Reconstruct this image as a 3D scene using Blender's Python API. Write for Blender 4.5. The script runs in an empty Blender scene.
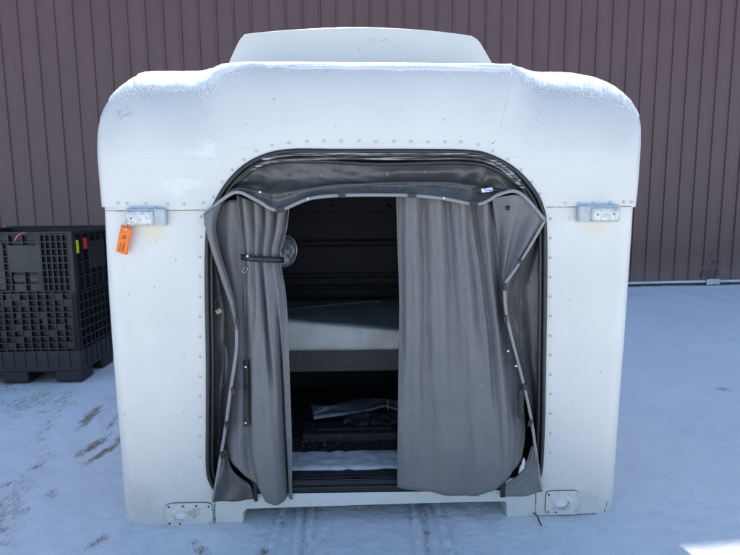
import bpy, math, random
import numpy as np
from mathutils import Vector, Matrix, noise
from mathutils.geometry import tessellate_polygon
random.seed(7)
R = math.radians
scene = bpy.context.scene
col = scene.collection

# ------------------------------------------------------------------ camera
F = 559.0
CAMZ = 1.6
PITCH, ROLL = 7.6, -0.49
cam_d = bpy.data.cameras.new('camera'); cam = bpy.data.objects.new('camera', cam_d); col.objects.link(cam)
CM = Matrix.Rotation(R(90 - PITCH), 3, 'X') @ Matrix.Rotation(R(ROLL), 3, 'Z')
cam.matrix_world = Matrix.Translation((0, 0, CAMZ)) @ CM.to_4x4()
cam_d.lens = 36 * F / 740; cam_d.sensor_width = 36; cam_d.clip_end = 3000; cam_d.clip_start = 0.05
scene.camera = cam
CO = Vector((0, 0, CAMZ))
def ray(px, py):
    return CM @ Vector(((px - 370) / F, (277.5 - py) / F, -1.0))
def ground(px, py, z=0.0):
    d = ray(px, py); t = (z - CAMZ) / d.z
    return CO + d * t
# ------------------------------------------------------------------ the frame of the sleeper (x right, y back, z up)
_a, _b = ground(131, 525), ground(607, 514)
S0 = (_a + _b) / 2; S0.z = 0
_x = (_b - _a).normalized(); SYAW = math.atan2(_x.y, _x.x)
SM = Matrix.Translation(S0) @ Matrix.Rotation(SYAW, 4, 'Z')
SI = SM.inverted()
_o = SI @ CO; _r3 = SI.to_3x3()
def L(px, py, dy=0.0):
    d = _r3 @ ray(px, py); t = (dy - _o.y) / d.y
    return _o + d * t
def LZ(px, py, z):      # where the sight line meets height z, in sleeper frame
    d = _r3 @ ray(px, py); t = (z - _o.z) / d.z
    return _o + d * t
IDENT = Matrix.Identity(4)

# ------------------------------------------------------------------ materials
def newmat(name):
    m = bpy.data.materials.new(name); m.use_nodes = True
    nt = m.node_tree; b = nt.nodes['Principled BSDF']
    return m, nt, b
def N(nt, t, **kw):
    n = nt.nodes.new(t)
    for k, v in kw.items():
        if k in n.inputs: n.inputs[k].default_value = v
        else: setattr(n, k, v)
    return n
def lk(nt, a, ao, b, bi): nt.links.new(a.outputs[ao], b.inputs[bi])
def ramp(nt, p0, c0, p1, c1):
    r = nt.nodes.new('ShaderNodeValToRGB'); e = r.color_ramp.elements
    e[0].position = p0; e[0].color = c0; e[1].position = p1; e[1].color = c1
    return r
def G(v): return (v, v, v, 1)
def coords(nt, scale=(1, 1, 1), out='Object'):
    tc = nt.nodes.new('ShaderNodeTexCoord'); mp = nt.nodes.new('ShaderNodeMapping')
    mp.inputs['Scale'].default_value = scale
    lk(nt, tc, out, mp, 'Vector'); return mp
def mixc(nt, fac, c1, c2):
    """fac: (node, out) ; c1/c2: colour tuple or (node,out)"""
    m = nt.nodes.new('ShaderNodeMix'); m.data_type = 'RGBA'
    if isinstance(fac, (int, float)): m.inputs[0].default_value = fac
    else: nt.links.new(fac[0].outputs[fac[1]], m.inputs[0])
    for i, c in ((6, c1), (7, c2)):
        if isinstance(c, tuple) and len(c) == 2: nt.links.new(c[0].outputs[c[1]], m.inputs[i])
        else: m.inputs[i].default_value = c
    return m
def simple(name, c1, c2=None, rough=0.6, nscale=20, metallic=0.0, bump=0.0, bscale=None, detail=6, lo=.35, hi=.65, scale=(1,1,1), spec=0.5, coat=0):
    m, nt, b = newmat(name)
    if c2 is None: c2 = tuple(x * .8 for x in c1)
    mp = coords(nt, scale)
    n = N(nt, 'ShaderNodeTexNoise', Scale=nscale, Detail=detail, Roughness=.6); lk(nt, mp, 0, n, 'Vector')
    r = ramp(nt, lo, tuple(c1) + (1,), hi, tuple(c2) + (1,)); lk(nt, n, 'Fac', r, 0)
    lk(nt, r, 0, b, 'Base Color')
    b.inputs['Roughness'].default_value = rough; b.inputs['Metallic'].default_value = metallic
    b.inputs['Specular IOR Level'].default_value = spec
    b.inputs['Coat Weight'].default_value = coat
    if bump:
        n2 = N(nt, 'ShaderNodeTexNoise', Scale=bscale or nscale, Detail=detail); lk(nt, mp, 0, n2, 'Vector')
        bp = N(nt, 'ShaderNodeBump', Strength=1.0, Distance=bump); lk(nt, n2, 'Fac', bp, 'Height'); lk(nt, bp, 0, b, 'Normal')
    return m
M = {}
# aged white paint; object coordinates are the sleeper frame
def paint(name, rust_z=0.16):
    m, nt, b = newmat(name)
    mp = coords(nt)
    big = N(nt, 'ShaderNodeTexNoise', Scale=2.2, Detail=5); lk(nt, mp, 0, big, 'Vector')
    base = ramp(nt, .3, (.61, .595, .56, 1), .7, (.555, .545, .515, 1)); lk(nt, big, 'Fac', base, 0)
    # grime streaks running down
    mp2 = coords(nt, (9, 9, 1.1)); st = N(nt, 'ShaderNodeTexNoise', Scale=3.0, Detail=8, Roughness=.65); lk(nt, mp2, 0, st, 'Vector')
    sr = ramp(nt, .58, G(0), .82, G(.55)); lk(nt, st, 'Fac', sr, 0)
    c1 = mixc(nt, (sr, 0), (base, 0), (.56, .54, .47, 1))
    # small chips and scratches
    mp3 = coords(nt, (14, 14, 5)); ch = N(nt, 'ShaderNodeTexNoise', Scale=4.0, Detail=3, Roughness=.5); lk(nt, mp3, 0, ch, 'Vector')
    cr = ramp(nt, .69, G(0), .71, G(1)); lk(nt, ch, 'Fac', cr, 0)
    gate = N(nt, 'ShaderNodeTexNoise', Scale=60.0, Detail=2); lk(nt, mp, 0, gate, 'Vector')
    gr = ramp(nt, .52, G(0), .6, G(.6)); lk(nt, gate, 'Fac', gr, 0)
    mul = N(nt, 'ShaderNodeMath', operation='MULTIPLY'); lk(nt, cr, 0, mul, 0); lk(nt, gr, 0, mul, 1)
    c2 = mixc(nt, (mul, 0), (c1, 2), (.22, .2, .18, 1))
    # splashed dirt low down
    sx = N(nt, 'ShaderNodeSeparateXYZ'); lk(nt, mp, 0, sx, 0)
    zr = N(nt, 'ShaderNodeMapRange'); zr.inputs['From Min'].default_value = .5; zr.inputs['From Max'].default_value = 0
    lk(nt, sx, 'Z', zr, 'Value')
    dn = N(nt, 'ShaderNodeTexNoise', Scale=28.0, Detail=8, Roughness=.75); lk(nt, mp, 0, dn, 'Vector')
    dr = ramp(nt, .54, G(0), .74, G(.8)); lk(nt, dn, 'Fac', dr, 0)
    mu2 = N(nt, 'ShaderNodeMath', operation='MULTIPLY'); lk(nt, zr, 0, mu2, 0); lk(nt, dr, 0, mu2, 1)
    c3 = mixc(nt, (mu2, 0), (c2, 2), (.42, .38, .30, 1))
    last = (c3, 2)
    def blob(cur, c, rx, rz, colr, nsc, lo, hi, amt):
        cn = N(nt, 'ShaderNodeVectorMath', operation='SUBTRACT'); lk(nt, mp, 0, cn, 0); cn.inputs[1].default_value = (c.x, 0, c.z)
        sc = N(nt, 'ShaderNodeVectorMath', operation='MULTIPLY'); lk(nt, cn, 0, sc, 0); sc.inputs[1].default_value = (1 / rx, 0, 1 / rz)
        ln = N(nt, 'ShaderNodeVectorMath', operation='LENGTH'); lk(nt, sc, 0, ln, 0)
        mr = N(nt, 'ShaderNodeMapRange'); mr.inputs['From Min'].default_value = 1; mr.inputs['From Max'].default_value = .2; mr.inputs['To Max'].default_value = .5; lk(nt, ln, 'Value', mr, 'Value')
        nn = N(nt, 'ShaderNodeTexNoise', Scale=nsc, Detail=8, Roughness=.7, Distortion=1.2); lk(nt, mp, 0, nn, 'Vector')
        ad = N(nt, 'ShaderNodeMath', operation='ADD'); lk(nt, mr, 0, ad, 0); lk(nt, nn, 'Fac', ad, 1)
        m2 = N(nt, 'ShaderNodeMapRange'); m2.inputs['From Min'].default_value = lo; m2.inputs['From Max'].default_value = hi; m2.inputs['To Max'].default_value = amt; lk(nt, ad, 0, m2, 'Value')
        return (mixc(nt, (m2, 0), cur, colr), 2)
    last = blob(last, L(152, 232), .13, .10, (.62, .52, .30, 1), 8, .72, 1.05, .55)
    last = blob(last, L(597, 228), .13, .08, (.62, .52, .30, 1), 8, .72, 1.05, .5)
    last = blob(last, L(140, 500), .22, .28, (.36, .33, .27, 1), 38, .84, 1.08, .34)
    last = blob(last, L(588, 500), .2, .16, (.36, .33, .27, 1), 38, .86, 1.08, .3)
    last = blob(last, L(195, 512), .13, .07, (.34, .22, .12, 1), 26, .86, 1.0, .6)
    last = blob(last, L(560, 506), .12, .06, (.34, .22, .12, 1), 26, .86, 1.0, .6)
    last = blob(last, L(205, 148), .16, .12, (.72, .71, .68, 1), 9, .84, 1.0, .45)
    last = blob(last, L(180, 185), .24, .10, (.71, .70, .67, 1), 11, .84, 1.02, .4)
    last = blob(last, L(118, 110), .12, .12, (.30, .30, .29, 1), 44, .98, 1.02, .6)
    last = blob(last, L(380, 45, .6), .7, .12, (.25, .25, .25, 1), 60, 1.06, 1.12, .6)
    nt.links.new(last[0].outputs[last[1]], b.inputs['Base Color'])
    rr = ramp(nt, .3, G(.26), .7, G(.45)); lk(nt, st, 'Fac', rr, 0); lk(nt, rr, 0, b, 'Roughness')
    wn = N(nt, 'ShaderNodeTexNoise', Scale=1.7, Detail=3); lk(nt, mp, 0, wn, 'Vector')
    bp = N(nt, 'ShaderNodeBump', Strength=1.0, Distance=.02); lk(nt, wn, 'Fac', bp, 'Height')
    fn = N(nt, 'ShaderNodeTexNoise', Scale=180.0, Detail=2); lk(nt, mp, 0, fn, 'Vector')
    bp2 = N(nt, 'ShaderNodeBump', Strength=.5, Distance=.0006); lk(nt, fn, 'Fac', bp2, 'Height'); lk(nt, bp, 0, bp2, 'Normal')
    lk(nt, bp2, 0, b, 'Normal')
    return m
M['paint'] = paint('aged_white_paint')
def vinyl(name, c, dirt, rough=.5):
    m, nt, b = newmat(name)
    mp = coords(nt)
    n = N(nt, 'ShaderNodeTexNoise', Scale=6, Detail=8, Roughness=.65); lk(nt, mp, 0, n, 'Vector')
    r = ramp(nt, .35, tuple(c) + (1,), .7, tuple(dirt) + (1,)); lk(nt, n, 'Fac', r, 0)
    n3 = N(nt, 'ShaderNodeTexNoise', Scale=90, Detail=4, Roughness=.7); lk(nt, mp, 0, n3, 'Vector')
    r3 = ramp(nt, .4, G(.93), .65, G(1.05)); lk(nt, n3, 'Fac', r3, 0)
    mm = nt.nodes.new('ShaderNodeMix'); mm.data_type = 'RGBA'; mm.blend_type = 'MULTIPLY'; mm.inputs[0].default_value = 1
    nt.links.new(r.outputs[0], mm.inputs[6]); nt.links.new(r3.outputs[0], mm.inputs[7])
    # chalky scuffs
    mps = coords(nt, (10, 10, 4)); sc = N(nt, 'ShaderNodeTexNoise', Scale=6, Detail=6); lk(nt, mps, 0, sc, 'Vector')
    rs = ramp(nt, .68, G(0), .74, G(.45)); lk(nt, sc, 'Fac', rs, 0)
    c3 = mixc(nt, (rs, 0), (mm, 2), (.34, .34, .35, 1))
    lk(nt, c3, 2, b, 'Base Color')
    b.inputs['Roughness'].default_value = rough
    v = N(nt, 'ShaderNodeTexNoise', Scale=500, Detail=1); lk(nt, mp, 0, v, 'Vector')
    bp = N(nt, 'ShaderNodeBump', Strength=.5, Distance=.0012); lk(nt, v, 'Fac', bp, 'Height')
    mpw = coords(nt, (1.6, 1.6, .5)); w = N(nt, 'ShaderNodeTexNoise', Scale=9, Detail=4); lk(nt, mpw, 0, w, 'Vector')
    bp2 = N(nt, 'ShaderNodeBump', Strength=1, Distance=.012); lk(nt, w, 'Fac', bp2, 'Height'); lk(nt, bp, 0, bp2, 'Normal')
    lk(nt, bp2, 0, b, 'Normal')
    return m
M['curtain'] = vinyl('grey_vinyl', (.128, .130, .140), (.155, .148, .142), .5)
M['boot'] = vinyl('dark_grey_vinyl', (.055, .055, .056), (.08, .077, .07), .25)
M['hem'] = vinyl('hem_vinyl', (.20, .205, .215), (.26, .25, .24), .5)
M['rubber'] = simple('black_rubber', (.007, .007, .008), (.018, .018, .02), .4, 30, bump=.001, bscale=120)
def frosted():
    m, nt, b = newmat('frosted_rubber')
    mp = coords(nt, (1.2, 20, 60)); n = N(nt, 'ShaderNodeTexNoise', Scale=3, Detail=9, Roughness=.75); lk(nt, mp, 0, n, 'Vector')
    r = ramp(nt, .5, (.014, .014, .016, 1), .62, (.5, .5, .49, 1)); lk(nt, n, 'Fac', r, 0)
    lk(nt, r, 0, b, 'Base Color'); b.inputs['Roughness'].default_value = .4
    return m
M['frosted'] = frosted()
M['black'] = simple('black_plastic', (.008, .008, .009), (.014, .014, .014), .45, 40)
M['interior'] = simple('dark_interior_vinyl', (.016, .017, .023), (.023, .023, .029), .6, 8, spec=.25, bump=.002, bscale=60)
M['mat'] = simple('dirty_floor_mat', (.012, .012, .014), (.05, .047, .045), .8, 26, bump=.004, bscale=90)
M['white_plastic'] = simple('cracked_lamp_base', (.62, .62, .6), (.38, .37, .34), .55, 55, lo=.45, hi=.7, bump=.002)
M['grey_plastic'] = simple('grey_plastic', (.45, .48, .5), (.36, .38, .39), .45, 30)
M['steel'] = simple('dull_steel', (.35, .35, .34), (.2, .19, .17), .4, 60, metallic=.8)
M['rivet'] = simple('painted_rivet', (.60, .59, .56), (.38, .36, .33), .35, 12, lo=.42, hi=.66)
M['rust'] = simple('rusty_gap', (.16, .09, .045), (.03, .025, .02), .85, 90)
M['orange'] = simple('orange_card', (.85, .19, .02), (.75, .15, .015), .6, 30)
M['ink'] = simple('faded_ink', (.12, .03, .01), (.3, .07, .015), .8, 90)
M['snap'] = simple('metal_snap', (.8, .8, .78), (.6, .6, .6), .3, 40, metallic=.5)
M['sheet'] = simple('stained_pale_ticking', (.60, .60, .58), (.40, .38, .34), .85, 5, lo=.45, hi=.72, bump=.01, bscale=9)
M['shaded_top'] = simple('shaded_top_cloth', (.24, .25, .27), (.33, .33, .33), .85, 7, bump=.006, bscale=14)  # shade painted into the colour: mattress top darker than its pale side
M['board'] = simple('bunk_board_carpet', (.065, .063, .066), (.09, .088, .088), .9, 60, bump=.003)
M['trim'] = simple('broken_trim_plastic', (.025, .03, .05), (.05, .055, .08), .4, 10)
M['trimedge'] = simple('pale_trim_edge', (.26, .28, .33), (.16, .18, .22), .5, 20)
M['crate'] = simple('black_crate_plastic', (.007, .0075, .010), (.015, .015, .018), .5, 14, bump=.001, bscale=80)
M['crate_face'] = simple('scuffed_crate_plastic', (.02, .02, .022), (.034, .032, .031), .5, 10)
M['yellow'] = simple('yellow_tab', (.75, .68, .02), None, .5)
M['red'] = simple('red_tab', (.6, .03, .03), None, .5)
M['pink'] = simple('coral_ribbon', (.75, .16, .12), None, .6)
M['label'] = simple('printed_label', (.7, .72, .75), (.15, .2, .4), .6, 130, detail=1, lo=.48, hi=.55)
M['straw'] = simple('dead_grass', (.36, .27, .15), (.2, .15, .09), .9, 30)
M['wire'] = simple('clear_cage', (.42, .45, .48), (.3, .32, .34), .25, 30, metallic=.7)
M['blades'] = simple('smoky_fan_blade', (.22, .23, .25), (.15, .15, .16), .3, 20)
M['twig'] = simple('brown_strap', (.09, .06, .04), (.05, .035, .025), .8, 50)
M['flashing'] = simple('pale_flashing', (.62, .64, .66), (.42, .43, .45), .5, 3)
M['concrete'] = simple('foundation', (.05, .05, .05), (.1, .1, .1), .9, 12)

def snowmat(name, ground_dirt=False):
    m, nt, b = newmat(name)
    mp = coords(nt)
    n = N(nt, 'ShaderNodeTexNoise', Scale=1.2, Detail=6); lk(nt, mp, 0, n, 'Vector')
    r = ramp(nt, .3, (.92, .93, .94, 1), .75, (.88, .89, .91, 1)); lk(nt, n, 'Fac', r, 0)
    last = (r, 0)
    if ground_dirt:
        at = nt.nodes.new('ShaderNodeAttribute'); at.attribute_name = 'dirt'
        fn = N(nt, 'ShaderNodeTexNoise', Scale=16, Detail=10, Roughness=.8); mpr = coords(nt, (1, 1, 1)); mpr.inputs['Rotation'].default_value = (0, 0, R(-6)); mpr.inputs['Scale'].default_value = (2.0, .8, 1); lk(nt, mpr, 0, fn, 'Vector')
        # dirt shows where attribute + noise passes a threshold
        ad = N(nt, 'ShaderNodeMath', operation='ADD'); lk(nt, at, 'Fac', ad, 0); lk(nt, fn, 'Fac', ad, 1)
        rr = ramp(nt, .98, G(0), 1.12, G(.9)); 
        sub = N(nt, 'ShaderNodeMath', operation='MULTIPLY'); sub.inputs[1].default_value = 1.0; lk(nt, ad, 0, sub, 0)
        mr = N(nt, 'ShaderNodeMapRange'); mr.inputs['From Min'].default_value = .93; mr.inputs['From Max'].default_value = 1.12; mr.inputs['To Max'].default_value = .92
        lk(nt, sub, 0, mr, 'Value')
        cn = N(nt, 'ShaderNodeTexNoise', Scale=70, Detail=5, Roughness=.8); lk(nt, mp, 0, cn, 'Vector')
        cr = ramp(nt, .35, (.46, .36, .23, 1), .65, (.17, .13, .10, 1)); lk(nt, cn, 'Fac', cr, 0)
        c = mixc(nt, (mr, 0), last, (cr, 0)); last = (c, 2)
        # faint grey grit everywhere
        gn = N(nt, 'ShaderNodeTexNoise', Scale=9, Detail=12, Roughness=.82); lk(nt, mp, 0, gn, 'Vector')
        gr = ramp(nt, .62, G(0), .80, G(.5)); lk(nt, gn, 'Fac', gr, 0)
        c = mixc(nt, (gr, 0), last, (.30, .29, .28, 1)); last = (c, 2)
        mpe = coords(nt, (1.3, .45, 1)); g2 = N(nt, 'ShaderNodeTexNoise', Scale=1.6, Detail=9, Roughness=.7); lk(nt, mpe, 0, g2, 'Vector')
        g2r = ramp(nt, .54, G(0), .74, G(.30)); lk(nt, g2, 'Fac', g2r, 0)
        c = mixc(nt, (g2r, 0), last, (.50, .52, .55, 1)); last = (c, 2)
    nt.links.new(last[0].outputs[last[1]], b.inputs['Base Color'])
    b.inputs['Roughness'].default_value = .75; b.inputs['Specular IOR Level'].default_value = .25
    f = N(nt, 'ShaderNodeTexNoise', Scale=60 if ground_dirt else 130, Detail=6, Roughness=.7); lk(nt, mp, 0, f, 'Vector')
    bp = N(nt, 'ShaderNodeBump', Strength=.9, Distance=.012); lk(nt, f, 'Fac', bp, 'Height'); lk(nt, bp, 0, b, 'Normal')
    if ground_dirt:
        v = N(nt, 'ShaderNodeTexNoise', Scale=11, Detail=9, Roughness=.72, Distortion=.6); lk(nt, mp, 0, v, 'Vector')
        bp2 = N(nt, 'ShaderNodeBump', Strength=1, Distance=.013); lk(nt, v, 'Fac', bp2, 'Height'); lk(nt, bp, 0, bp2, 'Normal'); lk(nt, bp2, 0, b, 'Normal')
    return m
M['snow'] = snowmat('snow'); M['ground'] = snowmat('packed_snow', True)
def wallmat():
    m, nt, b = newmat('maroon_steel_siding')
    mp = coords(nt, (1, 1, .12)); n = N(nt, 'ShaderNodeTexNoise', Scale=4, Detail=6); lk(nt, mp, 0, n, 'Vector')
    r = ramp(nt, .3, (.100, .050, .048, 1), .7, (.084, .042, .042, 1)); lk(nt, n, 'Fac', r, 0)
    mp2 = coords(nt); sx = N(nt, 'ShaderNodeSeparateXYZ'); lk(nt, mp2, 0, sx, 0)
    n2 = N(nt, 'ShaderNodeTexNoise', Scale=3, Detail=8, Roughness=.7); lk(nt, mp2, 0, n2, 'Vector')
    mr = N(nt, 'ShaderNodeMapRange'); mr.inputs['From Min'].default_value = .6; mr.inputs['From Max'].default_value = 0; lk(nt, sx, 'Z', mr, 'Value')
    mu = N(nt, 'ShaderNodeMath', operation='MULTIPLY'); lk(nt, mr, 0, mu, 0); lk(nt, n2, 'Fac', mu, 1)
    c = mixc(nt, (mu, 0), (r, 0), (.2, .16, .16, 1))
    lk(nt, c, 2, b, 'Base Color'); b.inputs['Roughness'].default_value = .42
    w = N(nt, 'ShaderNodeTexNoise', Scale=1.4, Detail=3); lk(nt, mp2, 0, w, 'Vector')
    bp = N(nt, 'ShaderNodeBump', Strength=1, Distance=.02); lk(nt, w, 'Fac', bp, 'Height'); lk(nt, bp, 0, b, 'Normal')
    return m
M['wall'] = wallmat()

# ------------------------------------------------------------------ mesh helpers
class MB:
    def __init__(s): s.v = []; s.f = []
    def add(s, vs, fs):
        o = len(s.v); s.v += [Vector(v) for v in vs]; s.f += [tuple(i + o for i in f) for f in fs]
    def box(s, c, size, rot=None):
        x, y, z = (q / 2 for q in size)
        vs = [Vector((i * x, j * y, k * z)) for i in (-1, 1) for j in (-1, 1) for k in (-1, 1)]
        if rot is not None: vs = [rot @ v for v in vs]
        c = Vector(c)
        s.add([v + c for v in vs], [(0, 1, 3, 2), (4, 6, 7, 5), (0, 4, 5, 1), (2, 3, 7, 6), (0, 2, 6, 4), (1, 5, 7, 3)])
    def box2(s, a, b):
        a = Vector(a); b = Vector(b); s.box((a + b) / 2, (abs(b.x - a.x), abs(b.y - a.y), abs(b.z - a.z)))
    def tube(s, pts, r, n=8, closed=False, squash=1.0):
        pts = [Vector(p) for p in pts]; m = len(pts); rings = []
        for i, p in enumerate(pts):
            a = pts[(i - 1) % m] if (closed or i > 0) else p
            b = pts[(i + 1) % m] if (closed or i < m - 1) else p
            t = (b - a).normalized()
            up = Vector((0, 1, 0)) if abs(t.y) < .9 else Vector((0, 0, 1))
            e1 = t.cross(up).normalized(); e2 = t.cross(e1).normalized()
            rr = r[i] if isinstance(r, (list, tuple)) else r
            rings.append([p + e1 * math.cos(q) * rr + e2 * math.sin(q) * rr * squash for q in (2 * math.pi * k / n for k in range(n))])
        vs = [v for rg in rings for v in rg]; fs = []
        for i in range(m if closed else m - 1):
            j = (i + 1) % m
            for k in range(n): fs.append((i * n + k, i * n + (k + 1) % n, j * n + (k + 1) % n, j * n + k))
        if not closed: fs.append(tuple(range(n))[::-1]); fs.append(tuple((m - 1) * n + k for k in range(n)))
        s.add(vs, fs)
    def grid(s, rows):
        nr, nc = len(rows), len(rows[0])
        s.add([p for r_ in rows for p in r_], [(i * nc + j, i * nc + j + 1, (i + 1) * nc + j + 1, (i + 1) * nc + j) for i in range(nr - 1) for j in range(nc - 1)])
    def dome(s, c, r, h, n=10, d=(0, -1, 0)):
        d = Vector(d); up = Vector((0, 0, 1)) if abs(d.z) < .9 else Vector((1, 0, 0))
        e1 = d.cross(up).normalized(); e2 = d.cross(e1); c = Vector(c); vs = []; fs = []
        for k, (rr, hh) in enumerate(((1, 0), (.85, .5), (.5, .88))):
            vs += [c + e1 * math.cos(2 * math.pi * i / n) * r * rr + e2 * math.sin(2 * math.pi * i / n) * r * rr + d * h * hh for i in range(n)]
        vs.append(c + d * h)
        for k in range(2):
            for i in range(n): fs.append((k * n + i, k * n + (i + 1) % n, (k + 1) * n + (i + 1) % n, (k + 1) * n + i))
        for i in range(n): fs.append((2 * n + i, 2 * n + (i + 1) % n, 3 * n))
        s.add(vs, fs)
    def poly(s, pts, depth, y_dir=(0, 1, 0)):
        """flat polygon extruded"""
        pts = [Vector(p) for p in pts]; n = len(pts); d = Vector(y_dir) * depth
        tris = tessellate_polygon([pts])
        s.add(pts + [p + d for p in pts], [tuple(t) for t in tris] + [tuple(i + n for i in t[::-1]) for t in tris] + [(i, (i + 1) % n, (i + 1) % n + n, i + n) for i in range(n)])
    def build(s, name, mat, parent=None, base=(0, 0, 0), smooth=False, solid=0, bevel=0, angle=None, recalc=True):
        base = Vector(base)
        me = bpy.data.meshes.new(name); me.from_pydata([tuple(v - base) for v in s.v], [], s.f); me.update()
        if recalc:
            import bmesh
            bm = bmesh.new(); bm.from_mesh(me); bmesh.ops.recalc_face_normals(bm, faces=bm.faces); bm.to_mesh(me); bm.free()
        me.materials.append(mat)
        if smooth: me.polygons.foreach_set('use_smooth', [True] * len(me.polygons))
        o = bpy.data.objects.new(name, me); col.objects.link(o)
        if parent: o.parent = parent
        if solid:
            md = o.modifiers.new('thickness', 'SOLIDIFY'); md.thickness = solid; md.offset = 0
        if bevel:
            md = o.modifiers.new('bevel', 'BEVEL'); md.width = bevel; md.segments = 2; md.limit_method = 'ANGLE'
        return o
def cr(pts, k):
    """Catmull-Rom through pts, k steps per segment (works on Vectors or floats)"""
    out = []; n = len(pts)
    for i in range(n - 1):
        p0 = pts[max(i - 1, 0)]; p1 = pts[i]; p2 = pts[i + 1]; p3 = pts[min(i + 2, n - 1)]
        for j in range(k):
            t = j / k
            out.append(.5 * ((2 * p1) + (p2 - p0) * t + (2 * p0 - 5 * p1 + 4 * p2 - p3) * t * t + (3 * p1 - p0 - 3 * p2 + p3) * t ** 3))
    out.append(pts[-1]); return out
def resample(pts, n):
    c = cr(pts, 12); d = [0]
    for a, b in zip(c, c[1:]): d.append(d[-1] + (b - a).length)
    out = []; j = 0
    for i in range(n):
        t = d[-1] * i / (n - 1)
        while j < len(d) - 2 and d[j + 1] < t: j += 1
        seg = d[j + 1] - d[j]; out.append(c[j].lerp(c[j + 1], 0 if seg == 0 else min(1, (t - d[j]) / seg)))
    return out
def sheet(rows_px, nu=60, nv=60, fold=None):
    rows = [resample([L(*p) for p in r_], nu) for r_ in rows_px]
    cols = [resample([rows[i][j] for i in range(len(rows))], nv) for j in range(nu)]
    g = [[cols[j][i].copy() for j in range(nu)] for i in range(nv)]
    if fold:
        for i in range(nv):
            for j in range(nu):
                dx, dy = fold(j / (nu - 1), i / (nv - 1)); g[i][j].y += dy; g[i][j].x += dx
    return g
def tag(o, label=None, cat=None, group=None, kind=None):
    if label: o['label'] = label
    if cat: o['category'] = cat
    if group: o['group'] = group
    if kind: o['kind'] = kind
    return o
def empty(name, base, frame=None, label=None, cat=None, group=None):
    o = bpy.data.objects.new(name, None); col.objects.link(o)
    o.empty_display_size = .1
    o.matrix_world = (frame or IDENT) @ Matrix.Translation(Vector(base))
    return tag(o, label, cat, group)
def place(o, frame, base):      # top-level mesh built with the same base
    o.matrix_world = frame @ Matrix.Translation(Vector(base)); return o

# ================================================================== GROUND
dirt_spots = []   # world x, y, half length, half width, angle, strength
def spot(px0, py0, px1, py1, w, s=.6):
    a, b = ground(px0, py0), ground(px1, py1); c = (a + b) / 2; d = b - a
    dirt_spots.append((c.x, c.y, max(d.length / 2, .02) * 1.35, w * 1.5, math.atan2(d.y, d.x), min(.8, s * 1.0)))
# bare strips left of the sleeper
spot(82, 425, 97, 407, .028, .62); spot(80, 454, 104, 438, .026, .62); spot(90, 461, 118, 442, .020, .62); spot(116, 445, 130, 428, .025, .56); spot(106, 430, 120, 414, .018, .52); spot(30, 470, 44, 460, .02, .5)
spot(103, 420, 110, 404, .03, .42); spot(45, 497, 57, 490, .03, .5); spot(60, 402, 78, 403, .04, .38); spot(92, 545, 106, 534, .022, .55)
spot(10, 418, 26, 412, .05, .4); spot(0, 482, 12, 486, .05, .42); spot(60, 395, 80, 389, .06, .35); spot(40, 455, 60, 450, .04, .4)
spot(20, 512, 34, 506, .02, .4); spot(0, 545, 8, 540, .04, .36); spot(0, 380, 60, 383, .12, .45); spot(8, 373, 62, 377, .3, .5)
spot(82, 384, 118, 368, .05, .34); spot(36, 412, 52, 409, .03, .45); spot(100, 400, 118, 393, .04, .4)
# in front of the sleeper
spot(196, 547, 205, 552, .02, .5); spot(262, 552, 268, 549, .012, .55); spot(322, 540, 334, 527, .014, .36); spot(425, 505, 428, 553, .011, .5)
spot(192, 543, 196, 541, .01, .4); spot(278, 524, 284, 520, .012, .36); spot(415, 507, 430, 507, .02, .4)
# right side
spot(718, 388, 728, 388, .028, .55); spot(690, 325, 712, 328, .06, .34); spot(730, 338, 740, 340, .05, .36); spot(620, 292, 740, 291, .12, .26)
spot(640, 326, 700, 318, .08, .25); spot(700, 385, 716, 386, .03, .3); spot(600, 372, 622, 372, .03, .25)
tracks = [((300, 505), (296, 560)), ((311, 505), (306, 560)), ((414, 505), (421, 560)), ((437, 505), (452, 560)), ((282, 511), (268, 560))]
tr_w = [(ground(*a), ground(*b)) for a, b in tracks]
def hgt(x, y):
    near = math.hypot(x, y - 3)
    h = .020 * noise.noise(Vector((x * .8, y * .8, 0))) + .007 * noise.noise(Vector((x * 3.1, y * 3.1, 4))) + .0035 * noise.noise(Vector((x * 9, y * 9, 8)))
    h += .0022 * noise.noise(Vector((x * 26, y * 26, 3)))
    if near > 14: h += .2 * noise.noise(Vector((x * .05, y * .05, 0))) * min(1, (near - 14) / 30)
    # beaten streaks left and right (old footprints and ruts)
    h += .006 * max(0, noise.noise(Vector(((x + y * .6) * 7, (y - x * .6) * 1.6, 11))) - .1)
    return h - .006
def tseg(p, a, b):
    d = b - a; t = max(-.2, min(1.2, ((p.x - a.x) * d.x + (p.y - a.y) * d.y) / (d.x ** 2 + d.y ** 2)))
    return math.hypot(p.x - a.x - d.x * t, p.y - a.y - d.y * t)
NX, NY = 820, 820
us = np.linspace(-1, 1, NX); vs_ = np.linspace(-1, 1, NY)
def warp(u, fine, far, b=7.2): return np.sinh(b * u) / math.sinh(b) * far + u * fine
gx = warp(us, 3.4, 900, 10.5); gy = warp(vs_, 3.4, 900, 10.5) + 3.0
verts = np.zeros((NY * NX, 3)); dirt = np.zeros(NY * NX)
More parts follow.
